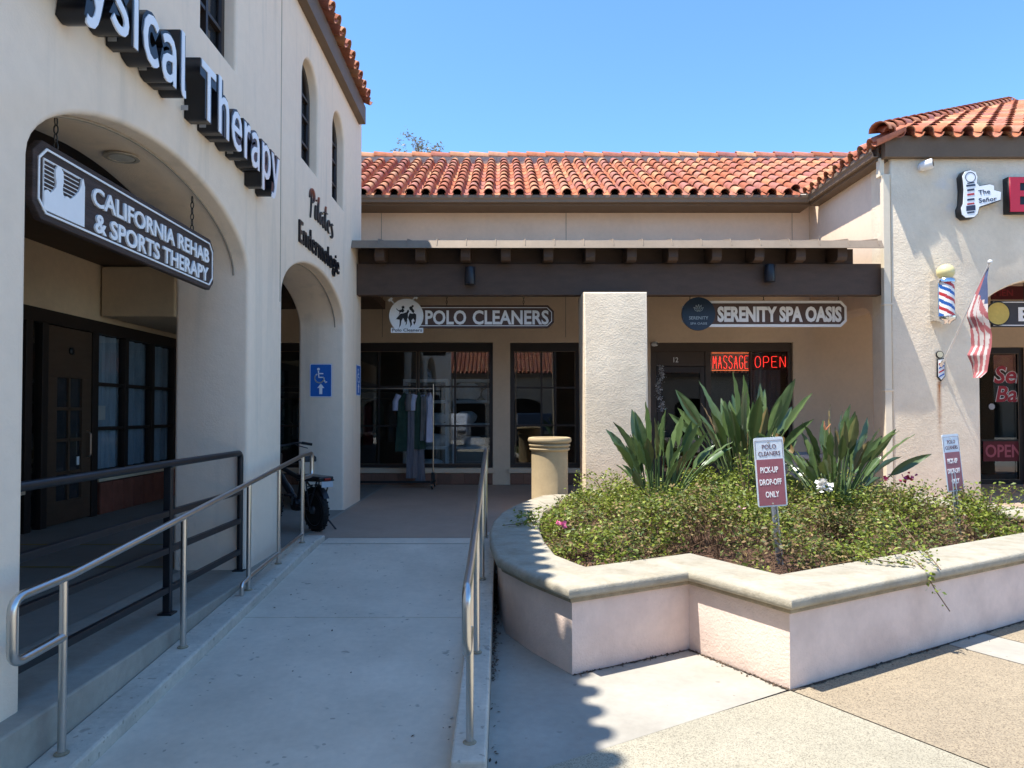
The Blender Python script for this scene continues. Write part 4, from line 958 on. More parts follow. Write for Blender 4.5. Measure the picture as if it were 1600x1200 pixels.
# security cameras
def sec_cam(label, c, s_):
    t = thing('security_camera', label, 'camera', c); c = Vector(c)
    MB().lathe([(.055*s_,0),(.055*s_,.012*s_),(.03*s_,.05*s_)], c, 20, 0, (0,-1,0)).build('base', white, t, smooth=50)
    dd = Vector((.75,-.6,.12)).normalized()
    MB().lathe([(.0001,-.09*s_),(.045*s_,-.075*s_),(.06*s_,-.03*s_),(.062*s_,.05*s_),(.055*s_,.065*s_),(.0001,.06*s_)], c+Vector((.02,-.08,0))*s_, 20, 0, dd).build('housing', white, t, smooth=50)
    MB().lathe([(.0001,.071*s_),(.04*s_,.070*s_),(.04*s_,.06*s_)], c+Vector((.02,-.08,0))*s_, 20, 0, dd).build('lens', black, t, smooth=50)
sec_cam('white bullet security camera high on the corner building', PY(1440,261,YR-.005), 1.25)
sec_cam('small white security camera above the spa door', PY(1021,538,YB-.002), .75)
# hanging sign under the barber's arch
t = thing('hanging_sign', 'dark hanging sign with white outline and round yellow disc under the right arch', 'sign', PY(1600,490,12))
q0, q1 = hp(1549,511), hp(1790,470)
bx = [(q0.x,q0.z),(q1.x,q0.z),(q1.x,q1.z),(q0.x,q1.z)]; dks = mat('sign_dark', (.045,.04,.045), .5)
link_mesh('board', plate([bx], .04, .004, FRONT((0,YS,0))), dks, t)
link_mesh('border', plate([offset_poly(bx,-.02), offset_poly(bx,-.034)], .006, 0, FRONT((0,YS-.022,0))), sw, t)
q = hp(1591,502,-.02); link_mesh('lettering', text('BARBER', FRONT(q), 150*px2m, 22*px2m, .008, .03), sw, t)
q = hp(1558.5,490,-.03); dd_ = MB().lathe([(.0001,0),(19*px2m,0),(19*px2m,.02),(.0001,.02)], q, 32, 0, (0,-1,0)).build('emblem_disc', black, t, smooth=40)
MB().lathe([(.0001,.021),(17.2*px2m,.021),(17.2*px2m,.02)], q, 32, 0, (0,-1,0)).build('disc_face', mat('disc_yellow', (.55,.42,.10), .5), dd_, smooth=40)
for px in (1600, 1740): chain(hp(px,430), hp(px,470), t)
q0, q1 = PY(1549,468,13), PY(1577,447,13)
t = thing('window_sign', 'small dark red sign hung above the yellow disc under the arch', 'sign', PY(1563,457,13))
MB().box(q0.x,q1.x+.5,12.98,13.02,q0.z,q1.z).build('board', mat('dark_red', (.10,.015,.02), .5), t); chain((q0.x+.2,13,q1.z+.6),(q0.x+.2,13,q1.z),t)
link_mesh('lettering', text('MEN', FRONT((q0.x+.04,12.978,q0.z+.06)), .34, .12, .004, .02), mat('dim_red_ink', (.25,.03,.04), .5), t)
# lettering on the barber's glass
gl_red = mat('glass_red', (.42,.02,.035), .4, emit=(.5,.02,.03), estr=.0); YG = YB+.105
def glass_text(label, wd, px, py, w_, h_, shear=.2):
    q = PY(px, py, YG); t = thing('window_lettering', label, 'lettering', q); k = YG/FPX
    bo = text(wd, FRONT(q+Vector((-.012,.0015,0))), w_*k+.024, h_*k, .002, .05, None, shear); link_mesh('outline', bo, sw, t)
    link_mesh('lettering', text(wd, FRONT(q), w_*k, h_*k, .003, .022, None, shear), gl_red, t)
glass_text('red script word with white outline, upper line on the barber door glass', 'Señor', 1553, 599, 92, 27)
glass_text('red script word with white outline, second line on the barber door glass', 'Barber', 1556, 628, 96, 25)
q = PY(1552,716,YG); t = thing('open_sign', 'red and white open sign low on the barber door glass', 'sign', q); k = YG/FPX
MB().box(q.x-.2,q.x+.62,YG-.004,YG,q.z-.06,q.z+.36).build('panel', mat('panel_dark_red', (.16,.015,.02), .5), t)
link_mesh('lettering', text('OPEN', FRONT((q.x-.16,YG-.005,q.z+.02)), .72, .25, .003, .02), mat('open_pink', (.55,.12,.14), .5), t)
link_mesh('notice', plate([octo(0,.12,0,.12,.035)], .003, 0, FRONT(PY(1545,640,YG-.002))), mat('decal', (.5,.5,.5), .5), t)

# ------------------------------------------------------------------ notices in the planter
maroon = mat('sign_maroon', (.30,.10,.125), .5, var=.06, vs=14); galv = mat('galvanised', (.42,.44,.47), .4, .7, var=.15, vs=9); paleblue = mat('sign_paleblue', (.66,.72,.78), .45, var=.03)
def notice(label, tl, tr, bl, base):
    tl, tr, bl, base = map(Vector, (tl, tr, bl, base)); u = (tr-tl); W = u.length; u.normalize(); v = (tl-bl); v = (v - u*v.dot(u)); H = (tl-bl).length; v.normalize()
    M = frame(bl, u, v); n = M.to_3x3() @ Vector((0,0,1)); t = thing('notice_sign', label, 'sign', base, group='cleaners notices in the planter')
    rr = [tuple(p.to_2d()) for p in fillet([(0,0,0),(W,0,0),(W,H,0),(0,H,0)], .02, 4, True)]
    link_mesh('panel', plate([rr], .006, 0, M), paleblue, t)
    b_ = .012; link_mesh('lower_field', plate([[(b_,b_),(W-b_,b_),(W-b_,H*.685),(b_,H*.685)]], .002, 0, M @ Matrix.Translation((0,0,.0042))), maroon, t)
    T = M @ Matrix.Translation((0,0,.0036)); T2 = M @ Matrix.Translation((0,0,.0055)); ink = mat('sign_ink', (.12,.05,.07), .6)
    link_mesh('lettering', text('POLO', T @ Matrix.Translation((W*.27,H*.835,0)), W*.48, H*.062, .0015, .004), ink, t)
    link_mesh('lettering', text('CLEANERS', T @ Matrix.Translation((W*.13,H*.735,0)), W*.74, H*.062, .0015, .004), ink, t)
    for wd, x, y, w_ in (('PICK-UP',.16,.49,.60),('DROP-OFF',.11,.315,.74),('ONLY',.28,.135,.46)): link_mesh('lettering', text(wd, T2 @ Matrix.Translation((W*x,H*y,0)), W*w_, H*.085, .0015, .018), sw, t)
    m = MB(); strokes(m, T, [[(.01,H*.955),(W-.01,H*.955)],[(.01,H*.70),(.01,H*.955)],[(W-.01,H*.70),(W-.01,H*.955)]], .0025, .0015); m.build('border', ink, t)
    for y in (.955*H-.015, .03*H+.01): MB().lathe([(.009,0),(.008,.006),(.0001,.007)], M @ Vector((W*.5,y,.003)), 12, 0, n).build('bolt', steel, t, smooth=50)
    ptop = M @ Vector((W/2, H*.93, -.014)); m = MB()
    dirv = (ptop-base).normalized()
    for a in (-1,1): m.bar(base-dirv*.15+u*a*.022, ptop+u*a*.022, .012, .016, up=n)
    m.bar(base-dirv*.15-n*.012, ptop-n*.012, .05, .006, up=n); m.build('post', galv, t, bevel=.002)
s1 = 5.92
notice('maroon and white notice leaning left, on a steel post at the planter front', PY(1167,686,s1), PY(1213,683,s1), PY(1184.5,793,s1), PZ(1219,882,.5))
uu = Vector((math.cos(R(21)), math.sin(R(21)), 0)) * .24; s2 = 7.37
a_, b_ = PY(1463,681,s2), PY(1481,769,s2)
notice('maroon and white notice turned sideways, on a steel post near the corner pier', a_, a_+uu+Vector((0,0,.012)), b_, PZ(1499,836,.5))

# ------------------------------------------------------------------ concrete litter urn
t = thing('concrete_urn', 'round tan concrete litter urn with moulded rim beside the pillar', 'urn', (.70, 10.5, FZ))
prof = [(.0001,0),(.30,0),(.30,.03),(.285,.06),(.285,.86),(.293,.865),(.312,.875),(.318,.89),(.312,.905),(.296,.912),(.298,.92),(.322,.932),(.327,.948),(.318,.962),(.298,.967),(.30,.975),(.33,.985),(.342,1.005),(.342,1.03),(.33,1.052),(.30,1.06),(.26,1.055),(.24,1.0),(.235,.9),(.0001,.9)]
prof = [(r*.93, h*1.0) for r, h in prof]
MB().lathe(prof, (.70,10.5,FZ+.004), 48).build('body', mat('tan_concrete', (.44,.335,.195), .9, var=.08, vs=4, bump=.4, bs=110, dist=.004), t, smooth=35)
# ------------------------------------------------------------------ planting
def leaf_mat(name, cols, rough=.5, sub=.0, spec=.4):
    m, t, b = node_mat(name); N, L = t.nodes, t.links; geo = N.new('ShaderNodeNewGeometry'); rp = N.new('ShaderNodeValToRGB')
    L.new(geo.outputs['Random Per Island'], rp.inputs[0]); e = rp.color_ramp.elements
    while len(e) < len(cols): e.new(.5)
    for i, c in enumerate(cols): e[i].position = i/(len(cols)-1); e[i].color = (*c, 1)
    L.new(rp.outputs[0], b.inputs['Base Color']); b.inputs['Roughness'].default_value = rough; b.inputs['Specular IOR Level'].default_value = spec
    out = [n for n in N if n.type == 'OUTPUT_MATERIAL'][0]
    if sub:
        tr = N.new('ShaderNodeBsdfTranslucent'); L.new(rp.outputs[0], tr.inputs[0]); mx = N.new('ShaderNodeMixShader'); mx.inputs[0].default_value = sub
        L.new(b.outputs[0], mx.inputs[1]); L.new(tr.outputs[0], mx.inputs[2]); L.new(mx.outputs[0], out.inputs[0])
    return m
def mesh_np(name, v, f, mats, mi=None, parent=None, smooth=False):
    me = bpy.data.meshes.new(name); nv, nf, k = len(v), len(f), f.shape[1]
    me.vertices.add(nv); me.vertices.foreach_set('co', v.astype(np.float32).ravel()); me.loops.add(nf*k); me.loops.foreach_set('vertex_index', f.astype(np.int32).ravel())
    me.polygons.add(nf); me.polygons.foreach_set('loop_start', np.arange(0, nf*k, k, dtype=np.int32))
    if mi is not None: me.polygons.foreach_set('material_index', mi.astype(np.int32))
    me.update(calc_edges=True); me.validate(); return link_mesh(name, me, mats, parent)
def leaves(P, size, up=.6, ratio=.55, fold=.25, rg=rng):
    """folded rhombic leaves at points P: returns vertices and triangles"""
    n = len(P); d = rg.normal(size=(n,3)); d[:,2] = d[:,2]*.5; d /= np.linalg.norm(d,axis=1)[:,None]
    nn = rg.normal(size=(n,3))*(1-up); nn[:,2] += up; s = np.cross(d, nn); s /= np.linalg.norm(s,axis=1)[:,None]; nn = np.cross(s, d)
    L = (size*rg.uniform(.6,1.35,n))[:,None]; W = L*ratio*.5
    a = P - d*L*.5; b = P + d*L*.5; l = P + s*W + nn*W*fold - d*L*.05; r = P - s*W + nn*W*fold - d*L*.05
    v = np.stack([a,l,b,r],1).reshape(-1,3); i = np.arange(n)*4
    f = np.concatenate([np.stack([i,i+1,i+2],1), np.stack([i,i+2,i+3],1)]); return v, f
inn = [tuple(p) for p in offset_poly(wall_poly, -.44)]
# the planted area ends before the wide cap at the right
pa = np.array(inn)
def inside(x, y, poly):
    c = np.zeros(len(x), bool); n = len(poly)
    for i in range(n):
        x0,y0 = poly[i]; x1,y1 = poly[(i+1)%n]
        m = ((y0 > y) != (y1 > y)) & (x < (x1-x0)*(y-y0)/((y1-y0) if abs(y1-y0) > 1e-9 else 1e-9)+x0); c ^= m
    return c
def edge_dist(x, y, poly):
    d = np.full(len(x), 9.); n = len(poly)
    for i in range(n):
        x0,y0 = poly[i]; x1,y1 = poly[(i+1)%n]; L2 = (x1-x0)**2+(y1-y0)**2
        t = np.clip(((x-x0)*(x1-x0)+(y-y0)*(y1-y0))/L2, 0, 1); d = np.minimum(d, np.hypot(x-x0-t*(x1-x0), y-y0-t*(y1-y0)))
    return d
def nz(x, y, s, o=0): return np.array([mnoise.noise((a*s+o, b*s, o)) for a, b in zip(x, y)])
xmax = lambda y: 5.12 + 0*y
N0 = 44000; X_ = rng.uniform(-.1, 5.6, N0); Y_ = rng.uniform(4.9, 10, N0)
ins = inside(X_, Y_, inn) & (X_ < 5.25 - .10*(Y_-7)); X_, Y_ = X_[ins], Y_[ins]
d_e = np.minimum(edge_dist(X_, Y_, inn), np.maximum(0, 5.3-.1*(Y_-7)-X_))
hgt = .44*(1-np.exp(-(d_e+.03)/.30))*(.85+.85*nz(X_,Y_,1.3)+.55*nz(X_,Y_,3.6,3))
# bushlets: every sample is a sprig carrying several leaves
keepm = (rng.random(len(X_)) < (.44+1.4*nz(X_,Y_,2.6,7))) ; X_, Y_, hgt, d_e = X_[keepm], Y_[keepm], hgt[keepm], d_e[keepm]
PTS = []; 
for x, y, h in zip(X_, Y_, hgt):
    k = 5; z = .5 + max(.03, h)*(rng.random()**.30); r_ = .045
    PTS.append(np.stack([rng.normal(x, r_, k), rng.normal(y, r_, k), np.maximum(.51, rng.normal(z, r_*.7, k))], 1))
P = np.concatenate(PTS)
zz = (P[:,2]-.5); nzP = 1.25*nz(P[:,0], P[:,1], 1.5, 11)
dP = edge_dist(P[:,0], P[:,1], inn[:4])
cls = np.where(nzP + rng.normal(0,.30,len(P)) + np.clip((dP-.8)*.40,-.38,.30) > -.06, 0, np.where(rng.random(len(P)) < .40, 1, 2))
v, f = leaves(P, .038, .55)
g1 = leaf_mat('rose_leaf_green', [(.11,.155,.022),(.18,.235,.03),(.28,.33,.045),(.12,.165,.03),(.36,.38,.07)], .45, .3)
g2 = leaf_mat('rose_leaf_dry', [(.25,.16,.075),(.18,.12,.06),(.32,.22,.10),(.24,.19,.07),(.13,.08,.045)], .7, .2)
g3 = leaf_mat('rose_leaf_dark', [(.07,.11,.025),(.13,.16,.035),(.055,.08,.02),(.19,.20,.05)], .5, .25)
sc = mesh_np('rose_ground_cover', v, f, [g1, g2, g3], np.concatenate([cls, cls]))
tag(sc, 'low rose ground cover, green and dry brown, filling the planter', 'ground cover', kind='stuff')
# twigs inside the cover
mb = MB()
for k in range(2600):
    i = rng.integers(len(X_)); p = Vector((X_[i], Y_[i], .5)); h = max(.08, hgt[i])*rng.uniform(.5,1.0); a = rng.uniform(0, 6.28); l = rng.uniform(.1,.35)
    mb.tube([p, p+Vector((math.cos(a)*l*.3, math.sin(a)*l*.3, h*.55)), p+Vector((math.cos(a)*l, math.sin(a)*l, h))], [.003,.0025,.0012], 4, caps=False)
tw = mb.build('rose_twigs', mat('twig', (.16,.10,.06), .9, island=.4), fix=False); tag(tw, 'thin brown rose twigs under the leaves of the planter', 'twigs', kind='stuff')

bop = leaf_mat('bird_leaf', [(.055,.095,.035),(.07,.12,.04),(.095,.15,.05),(.07,.115,.045),(.12,.175,.065),(.09,.14,.05),(.10,.145,.05),(.26,.17,.08)], .28, .12, .6)
stem_m = leaf_mat('bird_stem', [(.075,.13,.05),(.11,.165,.06),(.09,.12,.05)], .4)
def bird(label, x, y, n, H, spread, seed, lean=(0,0)):
    r = random.Random(seed); t = thing('bird_of_paradise_plant', label, 'plant', (x, y, .5), group='bird of paradise plants in the planter'); B = MB(); ST = MB()
    for k in range(n):
        az = 2*math.pi*(k*.618034) + r.uniform(-.6,.6); til = spread*(.05+.95*((k+.5)/n)**1.15)*r.uniform(.75,1.15); L_ = H*r.uniform(.58,1.08)*(1-.06*(k/n))
        dirh = Vector((math.cos(az), math.sin(az), 0)); base = Vector((x,y,.5)) + dirh*r.uniform(.02,.17)
        dirh = (dirh + Vector((lean[0],lean[1],0))).normalized()
        def at(s): a = til*(.55+.75*s); return base + dirh*(math.sin(a)*L_*s) + Vector((0,0,math.cos(a*.9)*L_*s))
        bl = r.uniform(.30,.40); s0 = 1-bl
        pts = [at(s0*i/5) for i in range(6)]; ST.tube(pts, [.013,.012,.011,.010,.009,.008], 6, caps=False)
        n_ = 11; tw_ = r.uniform(-1.7,1.7); W = (.046+.020*r.random())*(L_/1.2)**.3
        vs = []
        fold = r.uniform(.25,.75)
        for i in range(n_+1):
            q = i/n_; c = at(s0 + bl*q); tan = (at(s0+bl*q+.02)-at(s0+bl*q-.02)).normalized()
            sd = tan.cross(Vector((0,0,1))); sd = sd.normalized() if sd.length > .05 else Vector((1,0,0)); sd = Matrix.Rotation(tw_, 3, tan) @ sd; nn = sd.cross(tan)
            w_ = W*max(.03, math.sin(math.pi*min(1,(q**.85*.96+.04)))**.85)
            for u_ in (-1,-.55,-.06,.06,.55,1): vs.append(c + sd*w_*u_ + nn*(abs(u_)*w_*fold + .006*math.sin(q*22+u_*3)*abs(u_)))
        o = len(B.v); B.v += [tuple(p) for p in vs]
        for i in range(n_):
            for j in range(5): B.f.append([o+i*6+j, o+i*6+j+1, o+(i+1)*6+j+1, o+(i+1)*6+j]); B.m.append(1 if j == 2 else 0)
    B.build('foliage', [bop, stem_m], t, smooth=60, fix=False); ST.build('stem', stem_m, t, smooth=70, fix=False); return t
bird('bird of paradise plant with spreading blades in front of the pillar', 1.76, 8.15, 44, 1.28, .62, 3)
bird('tallest bird of paradise plant, in the middle of the planter', 2.95, 8.75, 62, 1.66, .50, 5)
b3 = bird('bird of paradise plant arching right, with one orange flower, near the downspout', 3.74, 8.05, 58, 1.32, .76, 9, (.10,0))
fp = PY(1290, 672, 8.0); m = MB()
for k in range(4): m.prism([(0,0),(.014,.04),(0,.095),(-.012,.04)], fp+Vector((0,.012*k,0)), (math.cos(.35*k-.5),.2,math.sin(.35*k-.5)*.3), (.15*(k-2)*.6,0,1), (0,.004,0))
m.prism([(0,0),(.02,.01),(.10,.02),(.02,-.01)], fp, (.6,0,.5), (0,0,1), (0,.012,0)); m.build('flower', mat('orange_petal', (.65,.25,.12), .5), b3)
ST = MB().tube([(3.78,8.05,.5),(fp.x-.02,8.02,fp.z-.4),fp], [.012,.010,.008], 6); ST.build('flower_stem', stem_m, b3)
# lighter bushes climbing among the strelitzia
def rosebush(label, x, y, z0, h, r_, n, sd=1):
    rg = np.random.default_rng(sd); a = rg.uniform(0,6.28,n); rr = r_*np.sqrt(rg.random(n)); z = z0 + h*rg.random(n)
    P = np.stack([x+rr*np.cos(a), y+rr*np.sin(a), z + .04*np.sin(a*5)], 1); v, f = leaves(P, .042, rg=rg)
    root = thing('rose_bush', label, 'shrub', (x,y,.5)); mesh_np('foliage', v, f, [g1], None, root)
    m = MB()
    for k in range(9): aa = 6.28*k/9; m.tube([(x,y,.5),(x+r_*.4*math.cos(aa),y+r_*.4*math.sin(aa),z0+h*.5),(x+r_*.8*math.cos(aa),y+r_*.8*math.sin(aa),z0+h)],[.006,.004,.002],5,caps=False)
    m.build('stem', tw.data.materials[0], root, fix=False)
rosebush('bright green rose shoots just left of the leaning notice', 2.42, 7.0, .75, .60, .17, 330, 4)
rosebush('green rose shoots above the ground cover at the foot of the pillar', 1.42, 9.3, .75, .22, .5, 500, 5)
rosebush('leafy rose shoots at the right end of the planter, behind the cap', 4.95, 7.35, .66, .34, .34, 520, 6)
rosebush('leafy rose shoots spilling over the curved left cap', .40, 7.35, .60, .14, .30, 330, 8)
# flowers
pink, wpet, mag = mat('petal_pink', (.70,.16,.30), .6, island=.25), mat('petal_white', (.80,.78,.74), .6, island=.1), mat('petal_magenta', (.62,.06,.16), .6, island=.25)
def rose(label, p, m, r_, n=14):
    rg = np.random.default_rng(int(p.x*1000)); P = np.array(p)+rg.normal(0, r_*.5, (n,3)); v, f = leaves(P, r_*1.1, .5, .9, rg=rg)
    o = mesh_np('rose_flower', v, f, [m]); tag(o, label, 'flower')
rose('pink rose at the left of the planter, near the cap', PY(876,817,6.75), pink, .042)
rose('small pink rose left of the leaning notice', PY(1155,795,6.5), mat('petal_blush', (.70,.36,.36), .6, island=.2), .03, 9)
rose('white rose cluster right of the leaning notice', PY(1287,758,7.0), wpet, .06, 26)
rose('magenta rose at the foot of the right bird of paradise plant', PY(1384,748,7.8), mag, .035)
rose('larger magenta rose by the foot of the corner pier', PY(1419,746,7.8), mag, .048, 18)
rose('orange-pink rose beside the leaning notice', PY(1124,784,6.9), mat('petal_coral', (.62,.20,.10), .6), .03, 8)
# trailing branch over the front edge
t = thing('trailing_branch', 'thin leafy rose branch trailing over the front cap of the planter', 'branch', PZ(1390,862,.61))
def trail(pix, n, r=.004, s=.036):
    pts = [Vector(p) for p in pix]; pts = fillet(pts, .2, 5); m = MB().tube(pts, r, 5); m.build('stem', tw.data.materials[0], t, fix=False)
    P = []; 
    for k in range(n):
        q = k/n*(len(pts)-1); i = int(q); p = pts[i].lerp(pts[min(i+1,len(pts)-1)], q-i); P.append(np.array(p)+rng.normal(0,.022,3)+np.array([0,0,.012]))
    v, f = leaves(np.array(P), s); mesh_np('foliage', v, f, [g1], None, t)
cz_ = .635
yv = 5.75
trail([PY(1380,835,6.9),PZ(1398,862,.66),PZ(1428,872,.64),PY(1446,893,5.22),PY(1460,920,5.2),PY(1484,955,5.22)], 70)
trail([PY(1370,850,6.6),PZ(1340,868,.65),PZ(1372,876,.64),PZ(1405,880,.63),PZ(1430,884,.62)], 110)
trail([PY(1395,800,7.0),PZ(1440,858,.66),PZ(1452,868,.66),PY(1470,890,5.22)], 60)
trail([PZ(1545,815,.62),PZ(1575,828,.63),PZ(1588,832,.62)], 40)
trail([PZ(850,812,.64),PZ(815,818,.63),PZ(785,821,.62)], 40)
# grey bowl planter by the spa wall
t = thing('bowl_planter', 'round grey bowl planter half hidden behind the bird of paradise leaves', 'pot', (5.15,12.6,FZ))
MB().lathe([(.0001,0),(.24,0),(.27,.03),(.27,.08),(.34,.25),(.41,.50),(.44,.62),(.47,.64),(.47,.70),(.43,.71),(.40,.62),(.0001,.60)], (5.15,12.6,FZ+.004), 36).build('bowl', mat('grey_pot', (.33,.31,.30), .6, var=.08), t, smooth=40)

# litter
lit = mat('dry_leaf', (.09,.06,.04), .9, island=.5)
n = 120; P = np.zeros((n,3)); 
for i in range(n):
    k = rng.random()
    if k < .30: x, y = rng.uniform(-1.9,-.3), rng.uniform(3.3,7.5); z = RAMP(y)+.004
    elif k < .55: y = rng.uniform(3.6,7.4); x = -.07+abs(rng.normal(0,.035)); z = .006
    elif k < .7: y = rng.uniform(3.2,7); x = -.262-abs(rng.normal(0,.02)); z = RAMP(y)+.004
    else: q = uv(rng.uniform(-2,6), rng.uniform(-2.5,-.1)); x, y, z = q[0], q[1], .005
    P[i] = (x,y,z)
v, f = leaves(P, .02, .97); o = mesh_np('leaf_litter', v, f, [lit]); tag(o, 'scattered dry leaves and dirt on the ramp and paving', 'litter', kind='stuff')
n = 500; P = np.zeros((n,3)); y = rng.uniform(4.7,7.8,n); P[:,1] = y; P[:,0] = -.065+np.abs(rng.normal(0,.02,n)); P[:,2] = .006+rng.random(n)*.02
Q = []
for i in range(260):
    e = rng.integers(0, 3); a, b = pp[e], pp[e+1]; c_ = a.lerp(b, rng.random()); dd__ = (b-a).normalized(); n_ = Vector((dd__.y, -dd__.x)); k = abs(rng.normal(0,.022)); Q.append((c_.x+n_.x*k, c_.y+n_.y*k, .008))
P = np.concatenate([P, np.array(Q)])
v, f = leaves(P, .020, .75); o = mesh_np('dirt_and_leaves', v, f, [lit]); tag(o, 'brown debris caught along the curb and the foot of the planter', 'debris', kind='stuff')

# ------------------------------------------------------------------ parked e-bike
t = thing('electric_bicycle', 'black fat-tyred electric bicycle parked in the second arch, seen from behind', 'bicycle', (-2.22, 8.62, FZ))
hd = Vector((-.70, .714, 0)).normalized(); sd = Vector((hd.y, -hd.x, 0)); tilt = .10
O = Vector((-2.22, 8.62, FZ))
def bk(f_, s_, h): return O + hd*f_ + sd*(s_ + h*tilt*-.6) + Vector((0,0,h))
rub, fbl, frm = mat('tyre_rubber', (.012,.012,.012), .8, bump=.4, bs=60), mat('bike_black', (.022,.022,.025), .3), mat('bike_metal', (.25,.25,.26), .35, .9)
axw = (sd + Vector((0,0,.06))).normalized()
def wheel(f_):
    c = bk(f_, 0, .265); w_ = MB().lathe([(.19,-.032),(.21,-.042),(.238,-.041),(.258,-.024),(.265,0),(.258,.024),(.238,.041),(.21,.042),(.19,.032)], c, 40, 0, axw); W = w_.build('wheel', rub, t, smooth=60)
    MB().lathe([(.178,-.030),(.196,-.034),(.196,.034),(.178,.030),(.174,0),(.178,-.030)], c, 40, 0, axw).build('rim', frm, W, smooth=50)
    m = MB(); m.lathe([(.0001,-.06),(.05,-.055),(.055,-.02),(.055,.02),(.05,.055),(.0001,.06)], c, 20, 0, axw); m.build('hub', frm, W, smooth=50)
    a = axw.orthogonal().normalized(); b = axw.cross(a); m = MB()
    for k in range(18): th = 2*math.pi*k/18; m.tube([c+axw*(.03 if k%2 else -.03)+(a*math.cos(th)+b*math.sin(th))*.05, c+(a*math.cos(th)+b*math.sin(th))*.176], .0026, 4)
    m.build('spokes', frm, W, fix=False)
    m = MB()                                           # tread blocks
    for k in range(44):
        th = 2*math.pi*k/44; rd = a*math.cos(th)+b*math.sin(th); tg = axw.cross(rd)
        for s_ in (-.022, 0, .022): m.obox(c + rd*(.266-abs(s_)*.25) + axw*(s_+(.006 if k%2 else -.006)), tg*.009, axw*.009, rd*.005)
    m.build('tread', rub, W, fix=False)
wheel(0); wheel(1.12)
m = MB()
m.tube([bk(.44,0,.30), bk(.92,0,.68)], .042, 10); m.tube([bk(.40,0,.32), bk(.26,0,.74)], .024, 10); m.tube([bk(.27,0,.60), bk(.88,0,.74)], .028, 10); m.tube([bk(.86,0,.62), bk(.82,0,.90)], .028, 10)
for s_ in (-.075,.075):
    m.tube([bk(.42,s_*.6,.30), bk(0,s_,.265)], .013, 8); m.tube([bk(.28,s_*.5,.60), bk(.06,s_,.42), bk(0,s_,.265)], .012, 8); m.tube([bk(.88,s_,.62), bk(1.12,s_,.265)], .018, 8)
m.build('frame', fbl, t, smooth=50, fix=False)
MB().lathe([(.0001,-.07),(.07,-.065),(.085,-.03),(.085,.03),(.07,.065),(.0001,.07)], bk(.42,0,.29), 20, 0, sd).build('motor', fbl, t, smooth=50)
for s_, a in ((.10,-60),(-.10,120)):
    e = bk(.42+.15*math.cos(R(a)), s_, .29+.15*math.sin(R(a))); m = MB().bar(bk(.42,s_*.85,.29), e, .02, .018); Cc = m.build('crank', frm, t)
    MB().obox(e+sd*(.05 if s_>0 else -.05), hd*.045, sd*.045, (0,0,.011)).build('pedal', fbl, Cc)
m = MB().tube([bk(.26,0,.70), bk(.23,0,.88)], .014, 8); m.build('seat_post', frm, t)
m = MB(); prof = [(-.15,.085,.0),(-.11,.10,.02),(0,.075,.022),(.10,.035,.012),(.15,.02,.0)]
for (f0,w0,h0_),(f1,w1,h1_) in zip(prof[:-1],prof[1:]):
    vs = [bk(.21+f0,-w0,.88+h0_),bk(.21+f0,w0,.88+h0_),bk(.21+f1,w1,.88+h1_),bk(.21+f1,-w1,.88+h1_)]; vs += [q-Vector((0,0,.055)) for q in vs]
    m.add(vs, [(0,1,2,3),(7,6,5,4),(0,4,5,1),(1,5,6,2),(2,6,7,3),(3,7,4,0)])
m.build('saddle', mat('saddle', (.02,.02,.02), .6), t, bevel=.014)
hb = MB().tube(fillet([bk(.66,-.33,1.02), bk(.72,-.20,1.04), bk(.80,-.06,1.0), bk(.80,.06,1.0), bk(.72,.20,1.04), bk(.64,.35,1.01)], .06), .0125, 10).tube([bk(.83,0,.88), bk(.80,0,1.0)], .016, 8).build('handlebar', fbl, t, smooth=60, fix=False)
for s_ in (-1,1): MB().tube([bk(.69,s_*.24,1.033), bk(.64,s_*.36,1.01)], .018, 10).build('grip', rub, hb, smooth=50)
for s_ in (-1,1): MB().tube(fillet([bk(.74,s_*.17,1.03), bk(.77,s_*.21,1.0), bk(.70,s_*.33,.96)], .03), .006, 6).build('brake_lever', fbl, hb, fix=False)
MB().obox(bk(.80,-.05,1.06), hd*.015, sd*.045, (0,0,.035)).build('display', fbl, hb, bevel=.006)
m = MB()                                              # rear rack with plate
for s_ in (-.085,.085):
    m.tube([bk(.26,s_,.60), bk(-.30,s_,.63)], .010, 8); m.tube([bk(-.22,s_,.63), bk(0,s_*1.0,.28)], .009, 8); m.tube([bk(.04,s_,.62), bk(0,s_*1.0,.28)], .009, 8)
for f_ in (.2,.05,-.1,-.28): m.tube([bk(f_,-.085,.625), bk(f_,.085,.625)], .008, 6)
rk = m.build('rear_rack', fbl, t, smooth=50, fix=False)
MB().obox(bk(-.02,0,.655), hd*.27, sd*.095, (0,0,.018)).build('rack_pad', fbl, rk, bevel=.012)
MB().obox(bk(-.30,0,.585), hd*.004, sd*.075, (0,0,.035)).build('tag', mat('bike_tag', (.42,.46,.50), .5), rk, bevel=.003)
MB().obox(bk(-.31,0,.645), hd*.012, sd*.04, (0,0,.014)).build('tail_light', mat('tail_red', (.25,.01,.01), .3), rk, bevel=.004)
m = MB()                                              # rear mudguard
a0 = bk(0,0,.265); pts = [a0 + hd*(.295*math.cos(th)) + Vector((0,0,.295*math.sin(th))) for th in np.linspace(R(60), R(150), 12)]
for p, q in zip(pts[:-1], pts[1:]): m.bar(p, q, .07, .004, up=axw.cross(q-p))
m.build('mudguard', fbl, t)
MB().tube([bk(.10,.09,.28), bk(-.05,.24,.0)], .011, 8).build('kickstand', fbl, t)
dt = MB(); dirt = (bk(.92,0,.68)-bk(.44,0,.30)).normalized(); dt.obox(bk(.66,.044,.475), dirt*.07, dirt.cross(sd).normalized()*.014, sd*.002); dt.build('decal', mat('bike_decal', (.5,.5,.5), .5), t)

